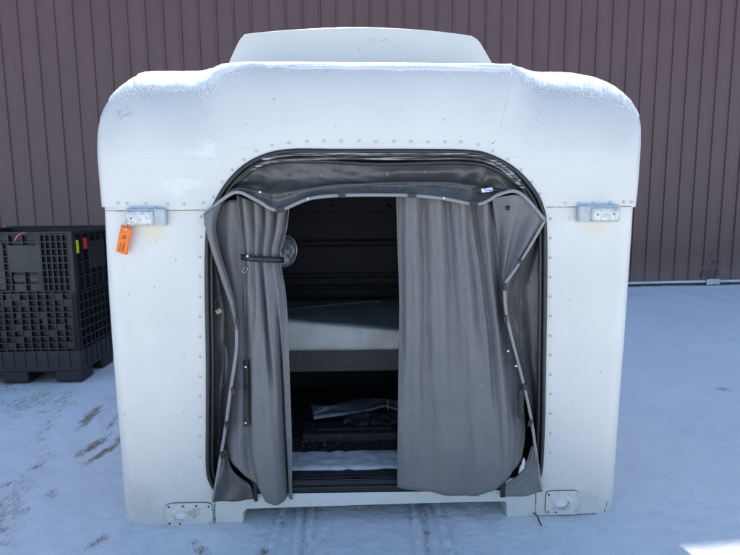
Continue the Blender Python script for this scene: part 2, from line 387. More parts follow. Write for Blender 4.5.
for j, y in enumerate(gy):
    for i, x in enumerate(gx):
        k = j * NX + i; z = hgt(float(x), float(y))
        if abs(x) < 6 and -1 < y < 10:
            p = Vector((float(x), float(y), 0)); dd = 0
            if x < -.9:      # thinly covered yard left of the sleeper
                dd = max(0, .22 + .66 * noise.noise(Vector((x * 3.2 + y * .3, y * 1.0, 2)))) * min(1, (-.9 - x) / .4) * (1 if y > 2.6 else max(0, 1 - (2.6 - y)))
                dd = min(dd, .48)
            for (cx, cy, hl, hw, an, st) in dirt_spots:
                dx, dy = x - cx, y - cy
                if abs(dx) + abs(dy) > 2 * (hl + hw) + .3: continue
                a_ = (dx * math.cos(an) + dy * math.sin(an)) / (hl * 1.15); b_ = (-dx * math.sin(an) + dy * math.cos(an)) / (hw * 1.3)
                q = a_ * a_ + b_ * b_
                if q < 2.2: dd = max(dd, st * max(0, 1 - q / 2.2) ** .6)
            dirt[k] = dd; z -= dd * .012
            if y < 3.2 and abs(x) < 1.2:
                for a, b in tr_w:
                    e = tseg(p, a, b)
                    if e < .05: z += (.011 + .012 * noise.noise(Vector((x * 22, y * 22, 6)))) * math.exp(-(e / .010) ** 2) - .005 * math.exp(-((e - .024) / .012) ** 2)
        verts[k] = (x, y, z)
me = bpy.data.meshes.new('snow_ground')
idx = np.arange(NY * NX).reshape(NY, NX)
faces = np.stack([idx[:-1, :-1], idx[:-1, 1:], idx[1:, 1:], idx[1:, :-1]], -1).reshape(-1, 4)
me.vertices.add(len(verts)); me.vertices.foreach_set('co', verts.ravel())
me.loops.add(faces.size); me.loops.foreach_set('vertex_index', faces.ravel().astype(np.int32))
me.polygons.add(len(faces)); me.polygons.foreach_set('loop_start', np.arange(0, faces.size, 4, dtype=np.int32))
me.polygons.foreach_set('use_smooth', np.ones(len(faces), dtype=bool)); me.update(calc_edges=True)
at = me.attributes.new('dirt', 'FLOAT', 'POINT'); at.data.foreach_set('value', dirt.astype(np.float32))
me.materials.append(M['ground'])
g = bpy.data.objects.new('snow_ground', me); col.objects.link(g)
tag(g, kind='structure')

# dead grass and grit poking through
mb = MB()
for (cx, cy, hl, hw, an, st) in dirt_spots:
    n = int(min(260, 20 + hl * hw * 9000 * max(0, st - .2)))
    if hw >= .25: n = 500
    for _ in range(n):
        a_ = random.gauss(0, .5) * hl; b_ = random.gauss(0, .5) * hw
        x = cx + a_ * math.cos(an) - b_ * math.sin(an); y = cy + a_ * math.sin(an) + b_ * math.cos(an)
        z = hgt(x, y) - .008; ln = random.uniform(.008, .03); q = random.uniform(0, 6.28); w = random.uniform(.0008, .002)
        tip = Vector((math.cos(q) * ln, math.sin(q) * ln, random.uniform(.004, .016))); s_ = Vector((-math.sin(q) * w, math.cos(q) * w, 0))
        p = Vector((x, y, z)); mb.add([p - s_, p + s_, p + tip * .6 + s_ * .6, p + tip, p + tip * .6 - s_ * .6 + Vector((0, 0, .001))], [(0, 1, 2, 3, 4)])
o = mb.build('dead_grass', M['straw'], recalc=False)
tag(o, 'short dead grass and straw poking through the thin snow', 'grass', kind='stuff')

# ================================================================== BUILDING
WB = ground(690, 285.5)                 # a point at the wall foot
WYAW = math.atan(.085)
WM = Matrix.Translation(Vector((WB.x, WB.y, 0))) @ Matrix.Rotation(WYAW, 4, 'Z')
PITCHW = .285
SUN_EL, SUN_AZ = 46.0, -3.5      # azimuth from +y (behind the building), positive to the right
_E = WM.inverted() @ ground(700, 549); _sd = WM.inverted().to_3x3() @ Vector((math.sin(R(SUN_AZ)), math.cos(R(SUN_AZ)), 0))
WH = (-.12 - _E.y) / _sd.y * math.tan(R(SUN_EL)) - .12
bld = empty('metal_building', (0, 0, 0), WM, 'tall metal building sided in ribbed maroon steel behind the truck sleeper', 'building')
mb = MB()
x0, x1 = -26.0, 22.0
prof = [(0, 0), (.010, -.024), (.030, -.024), (.044, 0), (.10, 0), (.106, -.002), (.120, -.002), (.126, 0), (.19, 0), (.196, -.002), (.21, -.002), (.216, 0)]
xs = []; nrib = int((x1 - x0) / PITCHW)
for i in range(nrib):
    for (a, d) in prof: xs.append((x0 + i * PITCHW + a, d))
zs = [0.10, .3, .6, 1.0, 1.5, 2.2, 3.2, 4.2, WH]
dent = WI = WM.inverted() @ ground(727, 283, .1)
def dpt(x, d, z):
    # crumpled foot of the siding near the right edge
    e = math.hypot((x - dent.x) / .28, (z - .05) / .45)
    if e < 1: d += .07 * (1 - e) ** 1.2 + .02 * noise.noise(Vector((x * 9, z * 9, 1)))
    return Vector((x, d, z))
zz = sorted(set([.10, .16, .22, .3, .38, .48, .6] + zs))
mb.grid([[dpt(x, d, z) for (x, d) in xs] for z in zz])
mb.build('siding', M['wall'], bld, recalc=False, solid=.002)
mb = MB(); mb.box2((x0, .05, 0.0), (x1, 14, WH - .02)); mb.build('building_core', M['concrete'], bld)
mb = MB(); mb.box2((x0 - .3, -.12, WH), (x1 + .3, 14.4, WH + .12)); mb.build('roof', M['wall'], bld)
mb = MB(); mb.box2((x0, -.035, .055), (x1, .02, .098)); mb.build('base_flashing', M['flashing'], bld, bevel=.004)
mb = MB()
for z in (.35, 1.35, 2.35, 3.35, 4.35, 5.35):
    for i in range(nrib):
        x = x0 + i * PITCHW + .065
        if -12 < x < 8: mb.dome((x, -.001, z), .007, .005, 6)
o = mb.build('siding_screws', simple('dark_screw', (.06, .04, .045)), bld, smooth=True)
tag(o, kind='stuff')
# torn scrap of flashing at the dent
mb = MB(); rows = []
for i in range(10):
    rows.append([Vector((dent.x - .12 + .03 * i, -.05 - .02 * noise.noise(Vector((i * .7, j * .8, 3))), .02 + .035 * j + .02 * noise.noise(Vector((i * .5, j, 7))))) for j in range(4)])
mb.grid(rows); mb.build('torn_flashing', M['flashing'], bld, solid=.003)

# ================================================================== SLEEPER
D = 1.55
cab = empty('truck_sleeper', (0, 0, 0), SM, 'detached white truck sleeper cab standing open on the snow', 'truck sleeper')
SP = M['paint']
OUT = [(104, 207), (102, 180), (101.5, 150), (105, 126), (113, 108), (127, 92), (146, 79.5), (160, 75.5), (205, 75), (218, 71), (232, 64.5), (300, 63.5), (490, 65), (508, 66), (517, 71), (528, 76), (555, 76.5), (580, 80.5), (599, 88), (615, 99), (628, 116), (633, 136), (634.5, 160), (634.5, 190), (633, 207)]
INN = [(113, 207), (113, 185), (114, 170), (119, 160), (128, 158), (141, 157), (157, 157), (170, 157), (205, 157), (222, 153), (242, 145), (300, 140), (478, 140), (493, 143.5), (506, 149), (521, 155), (550, 158), (572, 158), (590, 159), (604, 160), (615, 162), (620, 172), (623, 184), (625, 192), (625, 207)]
DEP = [.10, .12, .17, .25, .36, .46, .54, .60, .60, .48, .22, .18, .18, .21, .44, .60, .62, .61, .56, .47, .36, .26, .18, .12, .10]
KS = 6
outl = cr([Vector((L(p[0], p[1], d).x, d, L(p[0], p[1], d).z)) for p, d in zip(OUT, DEP)], KS)
innl = cr([L(p[0], p[1], 0) for p in INN], KS)
ns = len(outl)
def cap_pt(i, a):       # i float index along outline, a angle 0 (front) .. pi/2 (top/side)
    i0 = int(min(max(i, 0), ns - 1)); i1 = min(i0 + 1, ns - 1); t = i - i0
    o_ = outl[i0].lerp(outl[i1], t); n_ = innl[i0].lerp(innl[i1], t)
    y = o_.y * (1 - math.cos(a)); s = math.sin(a)
    return Vector((n_.x + (o_.x - n_.x) * s, y, n_.z + (o_.z - n_.z) * s))
NA = 16
mb = MB()
center = Vector((0, 0, innl[0].z))
rows = [[p + (Vector((0, 0, 1.4)) - p).normalized() * .02 * Vector((1, 0, 1)).length / 1.414 for p in innl]]
for r_ in rows[0]: r_.y = 0
rows += [[cap_pt(i, math.pi / 2 * k / NA) for i in range(ns)] for k in range(NA + 1)]
rows += [[Vector((outl[i].x, max(y, outl[i].y + .001), outl[i].z - (y * .02))) for i in range(ns)] for y in (.5, .9, D)]
mb.grid(rows)
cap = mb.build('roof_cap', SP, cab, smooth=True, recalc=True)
# cap back wall
mb = MB(); back = [Vector((p.x, D, p.z - D * .02)) for p in outl]
mb.poly(back, -.004); mb.build('rear_wall', SP, cab)
# opening outline (pixels on the front plane)
OPEN = [(219, 495), (211, 484), (207, 468), (207, 420), (207, 360), (206, 300), (206, 250), (209, 218), (222, 190), (240, 169), (262, 156), (290, 150), (340, 150), (420, 150), (470, 151), (492, 156), (515, 169), (533, 188), (543, 208), (546, 232), (546, 300), (545, 360), (544, 420), (542, 466), (538, 480), (531, 490)]
openl = cr([L(*p) for p in OPEN], 5)
zseam = L(370, 206).z
zs_ = [p.z for p in openl]
upper = [p for p in openl if p.z > zseam]
# face of the cap: inner outline shrunk 2 cm, then seam and opening
inner_face = rows[0]
pol = [Vector((p.x, 0, p.z)) for p in inner_face]
pol[0].z = pol[-1].z = zseam - .012
pol += [Vector((upper[-1].x, 0, zseam - .012))] + [Vector((p.x, 0, p.z)) for p in upper[::-1]] + [Vector((upper[0].x, 0, zseam - .012))]
mb = MB(); mb.add(pol, [tuple(t) for t in tessellate_polygon([pol])]); mb.build('cap_front', SP, cab, solid=.003)
# lower shell: front face sits 5 mm behind the cap's
Y1 = .006
lo_out_l = [(105.5, 200), (109.5, 280), (115, 360), (121.5, 440), (126.5, 505), (129.5, 520), (139, 527.3)]
lo_in_l = [(119, 200), (122, 280), (127, 360), (133, 440), (138, 505), (141, 517), (148, 526.4)]
lo_out_r = [(632, 200), (627.5, 270), (623, 335), (618, 400), (614, 460), (611, 500), (604, 513.6)]
lo_in_r = [(618, 200), (614, 280), (611, 340), (607, 400), (603, 460), (600, 500), (596, 513)]
def side(out, inn, dep, sgn):
    o_ = cr([L(p[0], p[1], dep) for p in out], 6); i_ = cr([L(p[0], p[1], Y1) for p in inn], 6)
    o_ = [Vector((p.x, dep, p.z)) for p in o_]
    rws = [[p + Vector((-sgn * .02, 0, 0)) for p in i_]]
    for k in range(11):
        a = math.pi / 2 * k / 10; c, s = math.cos(a), math.sin(a)
        rws.append([Vector((q.x + (p.x - q.x) * s, Y1 + (dep - Y1) * (1 - c), q.z + (p.z - q.z) * s)) for p, q in zip(o_, i_)])
    for y in (.4, .9, D - .01): rws.append([Vector((p.x, y, p.z)) for p in o_])
    return rws
mb = MB(); rl = side(lo_out_l, lo_in_l, .085, -1); rr_ = side(lo_out_r, lo_in_r, .085, 1)
mb.grid(rl); mb.build('lower_side', SP, cab, smooth=True)
mb = MB(); mb.grid(rr_); mb.build('lower_side', SP, cab, smooth=True)
faceL = [p for p in rl[0]]; faceR = [p for p in rr_[0]]
ztop = faceL[0].z
lowo = [p for p in openl if p.z < zseam]
leftop = [p for p in lowo if p.x < 0]; rightop = [p for p in lowo if p.x > 0]   # left runs upward, right downward
def LY(px, py): 
    p = L(px, py, Y1); return p
pol = faceL + [LY(243, 524), LY(243.5, 512), LY(247, 508.5), LY(370, 504.5), LY(503, 500.5), LY(506.5, 503), LY(507, 516.5)] + faceR[::-1]
pol += [Vector((rightop[0].x, 0, ztop))] + rightop + [L(400, 492.5)] + leftop + [Vector((leftop[-1].x, 0, ztop))]
pol = [Vector((p.x, Y1, p.z)) for p in pol]
mb = MB(); mb.add(pol, [tuple(t) for t in tessellate_polygon([pol])]); mb.build('lower_front', SP, cab, solid=.003)
xl_, xr_ = rl[-1][10].x, rr_[-1][10].x
mb = MB(); mb.box2((xl_ + .02, D - .012, .02), (xr_ - .02, D - .004, zseam + .05)); mb.build('lower_rear_wall', SP, cab)
# lip under the seam: thin dark line
seamL, seamR = L(106, 207).x, L(631, 205).x
# folded underside rail behind the front edge
mb = MB(); a, b = L(246, 508.5), L(504, 500.5)
mb.box2((a.x, Y1 + .004, a.z + .002), (b.x, .07, a.z + .05)); mb.build('bottom_rail', SP, cab)
mb = MB()
for (p0, p1) in (((243, 524), (243.5, 510)), ((507, 516.5), (506.5, 502))):
    mb = MB(); a, b = L(*p0), L(*p1); mb.box2((a.x - .003, Y1 + .004, .0), (a.x + .003, .5, b.z)); mb.build('leg_return', SP, cab)

# ---- sheet-metal overlap strips between body panels
mb = MB()
for px0, px1, py0, py1 in ((216.5, 218, 503, 524),):
    pass
# ---- rivets
rb = MB(); rb.dome((0, 0, 0), .0068, .0045, 10)
def rivet(p, first=[None]):
    if first[0] is None:
        o = rb.build('rivet', M['rivet'], cab, smooth=True); first[0] = o
    else:
        o = first[0].copy(); col.objects.link(o); o.parent = cab
    o.location = p; return o
for px, py in [(118, 203), (127, 203.5), (146, 203.5), (168, 204), (184, 204), (203, 203), (565, 203), (579, 203), (593, 203), (610, 202), (624, 202), (632, 202)]:
    p = L(px, py); p.y = -.0025; rivet(p)
arch = [(213, 197), (222, 182), (232, 170), (244, 160), (256, 151), (272, 145.5), (289, 143), (307, 141.5), (324, 141), (341, 141), (359, 141), (376, 141.5), (394, 141.5), (411, 141.5), (428, 142), (445, 142), (461, 142), (478, 145), (493, 151), (508, 159), (521, 170), (532, 182), (540, 194)]
for px, py in arch:
    p = L(px, py); p.y = -.0025; rivet(p)
for k in range(13):
    p = L(216.5 + math.sin(k) * .6 - (2.5 if k < 6 else -.5), 217 + k * 17.5 + (k % 3)); p.y = Y1 - .0022; p.x = min(p.x, openl[10].x - .012) if k > 1 else p.x; 
    p = L(200.5 if k < 2 else 199.5 - .0 * k, 217 + k * 20); p.y = Y1 - .0022; rivet(p)
for k in range(13):
    p = L(551, 219 + k * 19.5); p.y = Y1 - .0022; rivet(p)
for (xa, xb, ya, yb) in ((105, 206, 207.3, 207.3), (547, 632, 206.2, 205)):
    mb = MB(); a, b = L(xa, ya), L(xb, yb); a.y = b.y = -.0012; a.z = b.z = zseam - .0125
    mb.tube([a.lerp(b, t / 40) + Vector((0, 0, .0006 * random.uniform(-1, 1))) for t in range(41)], [random.uniform(.0010, .0022) for _ in range(41)], 5); mb.build('seam_sealant', M['rust'], cab, smooth=True)
# ---- marker lamp mounts
def mount(pts_front, wedge_px, name='marker_lamp_mount'):
    (x0_, y0_, x1_, y1_) = pts_front
    a, b = L(x0_, y0_), L(x1_, y1_)
    w = abs(b.x - a.x); h = abs(a.z - b.z)
    r_ = MB()
    # grey block with rounded front
    r_.box2((a.x, -.034, b.z), (b.x, .004, a.z))
    o = r_.build(name, M['grey_plastic'], cab, bevel=.008)
    wa, wb = L(wedge_px[0], y0_ + 2), L(wedge_px[1], y1_ - 1)
    # cracked lamp base with recessed middle
    f = MB(); rows_ = []
    for i in range(9):
        rw = []
        for j in range(18):
            u, v = j / 17, i / 8; e = min(u, 1 - u, v, 1 - v)
            hgt_ = .012 if 0 < e else 0
            ring = .006 * (math.hypot((u - .2) * 2.2, v - .5) < .38) + .006 * (math.hypot((u - .8) * 2.2, v - .5) < .38)
            rw.append(Vector((wa.x + (wb.x - wa.x) * u, -.034 - hgt_ + .004 * (e > .12) - ring + .003 * noise.noise(Vector((u * 6, v * 4, w * 10))), wa.z + (wb.z - wa.z) * v)))
        rows_.append(rw)
    f.grid(rows_); f.build('lamp_base', M['white_plastic'], o, smooth=True, solid=.002)
    for u in (.2, .8):
        s = MB(); cx = wa.x + (wb.x - wa.x) * u; cz = (wa.z + wb.z) / 2
        s.tube([(cx, -.049, cz), (cx, -.043, cz)], .0062, 10); s.build('screw', M['rust'], o)
    return o
mount((127, 208.5, 168, 225.5), (129, 157))
mount((576.5, 205.5, 617, 221.5), (588, 615))
# blue tape strip above each mount
mb = MB(); a, b = L(131, 206.8), L(157, 208.6); mb.box2((a.x, -.012, b.z), (b.x, -.0035, a.z))
mb.build('blue_tape', simple('blue_tape', (.25, .42, .72), (.45, .58, .75), .5, 40), cab)
mb = MB(); a, b = L(577, 203.8), L(613, 205.6); mb.box2((a.x, -.012, b.z), (b.x, -.0035, a.z))
mb.build('blue_tape', bpy.data.materials['blue_tape'], cab)
# ---- patched plates low on the front
def plate(x0_, y0_, x1_, y1_, hole):
    a, b = L(x0_, y0_), L(x1_, y1_)
    fr = MB(); n = 22; cx, cz = L(*hole).x, L(*hole).z
    outer = []; inner = []
    w2, h2 = abs(b.x - a.x) / 2, abs(a.z - b.z) / 2; mx, mz = (a.x + b.x) / 2, (a.z + b.z) / 2
    for k in range(n * 2):
        q = 2 * math.pi * k / (n * 2); c, s = math.cos(q), math.sin(q); m = max(abs(c) / w2, abs(s) / h2)
        # rounded rectangle
        sq = (abs(c / w2) ** 7 + abs(s / h2) ** 7) ** (-1 / 7)
        outer.append(Vector((mx + c * sq, 0, mz + s * sq)))
        rr = .024 * (1 + .35 * noise.noise(Vector((c * 2, s * 2, x0_))))
        inner.append(Vector((cx + c * rr * 1.5, .0, cz + s * rr)))
    rws = []
    for t, y in ((0, Y1), (0, -.004), (.2, -.004), (.6, -.0055), (.93, -.011), (1.0, -.008), (1.0, .002)):
        rws.append([o_.lerp(i_, t) + Vector((0, y + (.004 * noise.noise(Vector((k * .5, t * 6, x0_))) if 0 < t < 1 else 0), 0)) for k, (o_, i_) in enumerate(zip(outer, inner))])
    rws = [r_ + [r_[0].copy()] for r_ in rws]
    fr.grid(rws); o = fr.build('patch_plate', SP, cab, smooth=False)
    g2 = MB(); g2.tube([p + Vector((0, Y1 - .003, 0)) for p in outer], .0022, 6, closed=True); g2.build('rust_edge', M['rust'], o)
    h_ = MB(); rows_ = [[Vector((cx + (u - .5) * .075, .0005 - .006 * max(0, 1 - ((u - .5) ** 2 + (v - .5) ** 2) * 5) - .004 * noise.noise(Vector((u * 9, v * 9, 5))), cz + (v - .5) * .05)) for u in [i / 9 for i in range(10)]] for v in [i / 9 for i in range(10)]]
    h_.grid(rows_); h_.build('plate_hole_snow', M['snow'], o, smooth=True)
    for u, v in ((.08, .14), (.38, .12), (.66, .12), (.92, .16), (.08, .86), (.92, .86), (.3, .88)):
        s = MB(); s.dome((a.x + (b.x - a.x) * u, -.006, a.z + (b.z - a.z) * v), .0055, .003, 8); s.build('plate_rivet', M['rivet'] if random.random() < .5 else M['rust'], o, smooth=True)
plate(165, 503.5, 213.5, 525, (181, 515)); plate(546, 491, 578.5, 514, (561, 503))
# rusty seams beside the plates
mb = MB()
for (a, b) in (((214.5, 503), (215, 525)), ((536, 494), (535.5, 515))):
    p, q = L(*a), L(*b); p.y = q.y = Y1 - .002; pts = [p.lerp(q, t / 8) + Vector((.002 * random.uniform(-1, 1), 0, 0)) for t in range(9)]
    mb = MB(); mb.tube(pts, [random.uniform(.0010, .003) for _ in pts], 6); mb.build('rust_seam', M['rust'], cab, smooth=True)
for (a, b) in (((605, 508.5), (606, 513)), ((608.5, 502), (606.5, 510))):
    p, q = L(*a), L(*b); p.y = q.y = .015; pts = [p.lerp(q, t / 5) + Vector((.004 * random.uniform(-1, 1), 0, 0)) for t in range(6)]
    mb = MB(); mb.tube(pts, [random.uniform(.002, .004) for _ in pts], 6); mb.build('rust_seam', M['rust'], cab, smooth=True)

# ---- roof fairing
FY = .62
fp = [(229, 64), (232, 57), (239, 43), (243.5, 37.5), (250, 35), (300, 32), (360, 30.5), (420, 32.5), (465, 36.5), (473, 38.5), (479, 43), (486, 54), (492.5, 65)]
top = cr([L(p[0], p[1], FY) for p in fp], 5)
zb = outl[60].z - .05
mb = MB(); rws = []
for k, (s, y) in enumerate(((0, 0), (.0, .004), (.985, .0), (1, .006), (1, .02), (.97, .10), (.8, .4), (.5, .6))):
    rw = []
    for p in top:
        t = (p.z - zb) / (top[30].z - zb)
        bulge = -.05 * (1 - ((p.x - top[30].x) / .75) ** 2)
        zz_ = zb + (p.z - zb) * (s if s > 0 else 0)
        rw.append(Vector((top[30].x + (p.x - top[30].x) * (1 if s > .9 else 1 - .05 * (1 - s)) if s else p.x * 1.0, FY + y + bulge - .06 * (1 - t * (s > 0)), zz_ if s else zb)))
    rws.append(rw)
# front face from base to silhouette, then back
front = []
for k in range(9):
    s = k / 8
    front.append([Vector((p.x, FY - .05 * (1 - ((p.x - top[30].x) / .8) ** 2) - .05 * (1 - s) * ((p.z - zb) / (top[30].z - zb)) + .0, zb + (p.z - zb) * s)) for p in top])
for (yy, dz, sx) in ((.004, .003, 1), (.012, .001, .999), (.05, -.012, .99), (.25, -.05, .97), (.5, -.12, .94), (.8, -.24, .9)):
    front.append([Vector((top[30].x + (p.x - top[30].x) * sx, FY + yy - .05 * (1 - ((p.x - top[30].x) / .8) ** 2), max(zb - .02, p.z + dz))) for p in top])
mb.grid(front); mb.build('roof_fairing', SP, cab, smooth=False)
cab.children  # keep

# ---- opening gasket: black rubber round the opening
def op_off(dx):      # opening path moved inwards by dx metres
    c = Vector((0.0, 0, 1.0)); out = []
    for i, p in enumerate(openl):
        a = openl[max(i - 1, 0)]; b = openl[min(i + 1, len(openl) - 1)]; t = (b - a).normalized()
        nrm = Vector((t.z, 0, -t.x))
        out.append(p + nrm * dx)
    return out
bot = [L(538, 484), L(530, 489), L(470, 490), L(370, 491), L(280, 493), L(225, 496), L(212, 489)]
mb = MB()
mb.tube([p + Vector((0, -.003, 0)) for p in op_off(.006)], .0115, 8)
mb.tube([p + Vector((0, .012, 0)) for p in op_off(.024)], .0115, 8)
mb.build('opening_gasket', M['rubber'], cab, smooth=True)
# jamb running into the cab
mb = MB(); mb.grid([[p + Vector((0, y, 0)) for p in op_off(.012)] for y in (.0, .03, .06, .10)]); mb.build('opening_jamb', M['rubber'], cab, smooth=True, solid=.004)
# frosted folds at the top of the opening
for k, (pts, r_) in enumerate((([(262, 160), (285, 155), (330, 154), (400, 154.5), (470, 155), (500, 164), (520, 181)], .008),
                               ([(250, 171), (272, 161), (320, 158), (380, 158.5), (470, 159), (500, 168), (525, 190)], .008),
                               ([(236, 183), (262, 165), (310, 161), (380, 164), (460, 162.5), (492, 168), (520, 187), (536, 210)], .010))):
    mb = MB(); mb.tube(resample([L(p[0], p[1], -.008 + .009 * k) for p in pts], 60), r_, 8, squash=.7)
    mb.build('bellows_fold', M['frosted'] if k < 2 else M['rubber'], cab, smooth=True)

# ---- grey vinyl boot (bellows collar) hanging round the opening
outer = [(207, 240), (209, 222), (219, 200), (236, 180), (262, 164), (310, 161), (375, 165), (430, 164), (475, 162), (500, 171), (522, 189), (537, 210), (545, 228)]
hemT = [(204, 216), (209, 211), (223, 199), (238, 192), (258, 201), (279, 210), (318, 197), (395, 195), (440, 198), (478, 204), (500, 194), (520, 193), (545, 220)]
def lerp_rows(o_, h_, f, dy, sagy=0):
    return [(a[0] + (b[0] - a[0]) * f, a[1] + (b[1] - a[1]) * f + sagy, dy) for a, b in zip(o_, h_)]
rowsp = [[(a[0], a[1], .03) for a in outer], lerp_rows(outer, hemT, .25, .05), lerp_rows(outer, hemT, .5, .045), lerp_rows(outer, hemT, .68, .005), lerp_rows(outer, hemT, .85, -.012), [(a[0], a[1], -.03) for a in hemT]]
def hoodfold(u, v):
    e = max(abs(u - .12) < .12, 0) ; k = math.sin(v * math.pi)
    w = math.exp(-((u - .2) / .06) ** 2) + math.exp(-((u - .78) / .05) ** 2)
    return 0, .026 * k * noise.noise(Vector((u * 9, v * 3, 0))) + .006 * k * noise.noise(Vector((u * 34, v * 6, 4))) - .02 * math.exp(-((v - .62 - .08 * math.sin(u * 7)) / .07) ** 2) + .018 * w * k * math.sin(u * 110 + v * 5)
mb = MB(); mb.grid(sheet(rowsp, 150, 30, hoodfold)); mb.build('bellows_hood', M['boot'], cab, smooth=True, solid=.003)
# hem piping all the way round
hemR = [(545, 220), (536, 236), (524, 256), (512, 274), (505.5, 283), (504.5, 292), (506, 312), (511, 335), (518, 362), (525, 390), (531, 418), (535, 445), (541, 490)]
hemL = [(204, 216), (207, 232), (212, 250), (222, 280), (231, 305), (236.5, 328), (236.5, 348), (234, 368), (230, 395), (226, 425), (221, 455), (217, 480), (213, 502)]
hl, hr = [(a[0], a[1], -.035) for a in hemL], [(a[0], a[1], -.035) for a in hemR]
mb = MB()
mb.tube(resample([L(a[0], a[1], -.032) for a in hemT], 140), .0085, 8, squash=.6)
mb.tube(resample([L(*a) for a in hr], 90), .0075, 8, squash=.6)
mb.tube(resample([L(*a) for a in hl[5:]], 70), .0085, 8, squash=.6)
mb.build('hem', M['hem'], cab, smooth=True)
# broad turned edge at the upper left
rowsp = [[(204, 215, -.04), (209, 211, -.04), (223, 199, -.037), (238, 192, -.035)],
         [(204.5, 220, -.04), (211, 216, -.045), (224, 205, -.03), (238, 197, -.02)]]
edge_o = [(203.5, 214, -.036), (206.5, 232, -.038), (211.5, 250, -.04), (221.5, 280, -.04), (230, 305, -.038), (236, 330, -.036)]
edge_i = [(222, 203, -.01), (216, 224, .0), (219, 248, -.005), (229, 280, -.015), (235, 305, -.025), (238, 330, -.033)]
edge_m = [((a[0] + b[0]) / 2, (a[1] + b[1]) / 2, -.045) for a, b in zip(edge_o, edge_i)]
mb = MB(); mb.grid(sheet([edge_o, edge_m, edge_i], 50, 12)); mb.build('turned_edge', M['curtain'], cab, smooth=True, solid=.003)
# side webs between gasket and hem
ol = [(208, 225, .03), (208, 260, .03), (208, 300, .03), (208.5, 350, .03), (209, 400, .03), (209, 440, .03), (211, 472, .03), (214, 492, .01)]
il = [(208, 232, -.03), (216, 262, -.03), (230, 302, -.03), (236.5, 345, -.035), (229.5, 398, -.035), (224, 440, -.035), (218, 475, -.035), (213.5, 500, -.03)]
ml = [((a[0] + b[0]) / 2 + 3, (a[1] + b[1]) / 2, .09) for a, b in zip(ol, il)]
def webf(u, v): return 0, .012 * math.sin(v * math.pi) * noise.noise(Vector((u * 9, v * 3, 2)))
mb = MB(); mb.grid(sheet([ol, ml, il], 80, 24, webf)); mb.build('side_web', M['boot'], cab, smooth=True, solid=.003)
orr = [(545, 228, .03), (545.5, 270, .03), (545, 300, .03), (545, 350, .03), (544, 400, .03), (543, 440, .03), (541, 465, .03), (540, 480, .01)]
ir = [(543, 224, -.03), (516, 268, -.03), (505, 295, -.03), (514, 348, -.035), (527, 398, -.035), (534, 440, -.035), (537, 462, -.035), (540, 486, -.03)]
mr_ = [(a[0] * .55 + b[0] * .45 - 2, (a[1] + b[1]) / 2, .06) for a, b in zip(orr, ir)]
mb = MB(); mb.grid(sheet([ir, mr_, orr], 80, 24, webf)); mb.build('side_web', M['boot'], cab, smooth=True, solid=.003)
# folded pocket at upper right, seen inside the hem
rowsp = [[(492, 199, .0), (505, 196, -.015), (520, 195, -.02), (533, 203, -.02), (544, 221, -.02)],
         [(496, 225, .05), (508, 222, .03), (520, 222, .01), (530, 228, -.01), (539, 232, -.025)],
         [(499, 255, .06), (507, 252, .03), (514, 253, .01), (521, 254, -.01), (526, 254, -.028)],
         [(500, 285, .05), (502, 284, .03), (503, 284, .01), (504, 284, -.01), (506, 284, -.03)]]
def pf(u, v): return 0, .014 * math.sin(u * 13 + v * 2) * math.sin(v * math.pi) ** .5 if 0 < v < 1 else 0
mb = MB(); mb.grid(sheet(rowsp, 50, 50, pf)); mb.build('collar_pocket', M['curtain'], cab, smooth=True, solid=.003)
# corner flaps at the foot
mb = MB()
rowsp = [[(223, 448, -.035), (224, 449, -.03), (226, 450, -.02)], [(219.5, 468, -.036), (226, 469, -.03), (233, 470, -.015)],
         [(216, 487, -.036), (232, 486, -.03), (250, 485.5, -.012)], [(213.5, 502, -.036), (233, 501, -.038), (254, 499.5, -.02)]]
mb.grid(sheet(rowsp, 30, 30, lambda u, v: (0, .006 * math.sin(u * 9 + v * 6)))); mb.build('corner_flap', M['boot'], cab, smooth=True, solid=.003)
mb = MB()
rowsp = [[(532, 446, -.02), (534, 446, -.03), (536, 446, -.036)], [(523, 470, -.015), (531, 470, -.03), (538.5, 470, -.036)],
         [(505, 485, -.012), (522, 485, -.03), (541, 484, -.036)], [(501, 497.5, -.02), (522, 496, -.04), (543, 492, -.036)]]
mb.grid(sheet(rowsp, 30, 30, lambda u, v: (0, .006 * math.sin(u * 9 + v * 6)))); mb.build('corner_flap', M['curtain'], cab, smooth=True, solid=.003)
# clips on the hem
def clip(px, py, w=8, h=4, ang=0, m='black', dy=-.042):
    mb = MB(); p = L(px, py, dy); k = (L(px + 1, py, dy) - p).length
    mb.box(p, (w * k, .012, h * k), Matrix.Rotation(ang, 3, 'Y')); mb.build('hem_clip', M[m], cab, bevel=.002)
for a in ((412, 195.5), (280, 210, 8, 5, -.3), (474, 203.5, 8, 5, .2), (342, 196, 7, 3.5)): clip(*a)
for (px, py, an) in ((521, 262, .6), (505, 287, 1.4), (505.5, 319, 1.5), (524.5, 387, 1.8), (530, 423, 1.8), (237, 321, 1.5), (233.5, 391, 1.35), (227, 425, 1.35), (222, 455, 1.35)): clip(px, py, 7, 4, an)
clip(487, 190, 11, 4, -.1, 'label', -.03)
for px, py in ((308, 198.5), (444, 198), (260, 192), (508, 351), (516, 366)):
    mb = MB(); p = L(px, py, -.04); mb.dome(p, .006, .004, 10); mb.build('hem_snap', M['snap'], cab, smooth=True)
# hanging straps beside the flaps
for (px, y0_, y1_) in ((256, 484, 501), (503, 481, 497)):
    mb = MB(); a, b = L(px - 2.5, y0_, -.02), L(px + 2, y1_, -.02); mb.box2((a.x, -.026, b.z), (b.x, -.018, a.z)); mb.build('flap_strap', M['black'], cab, bevel=.002)
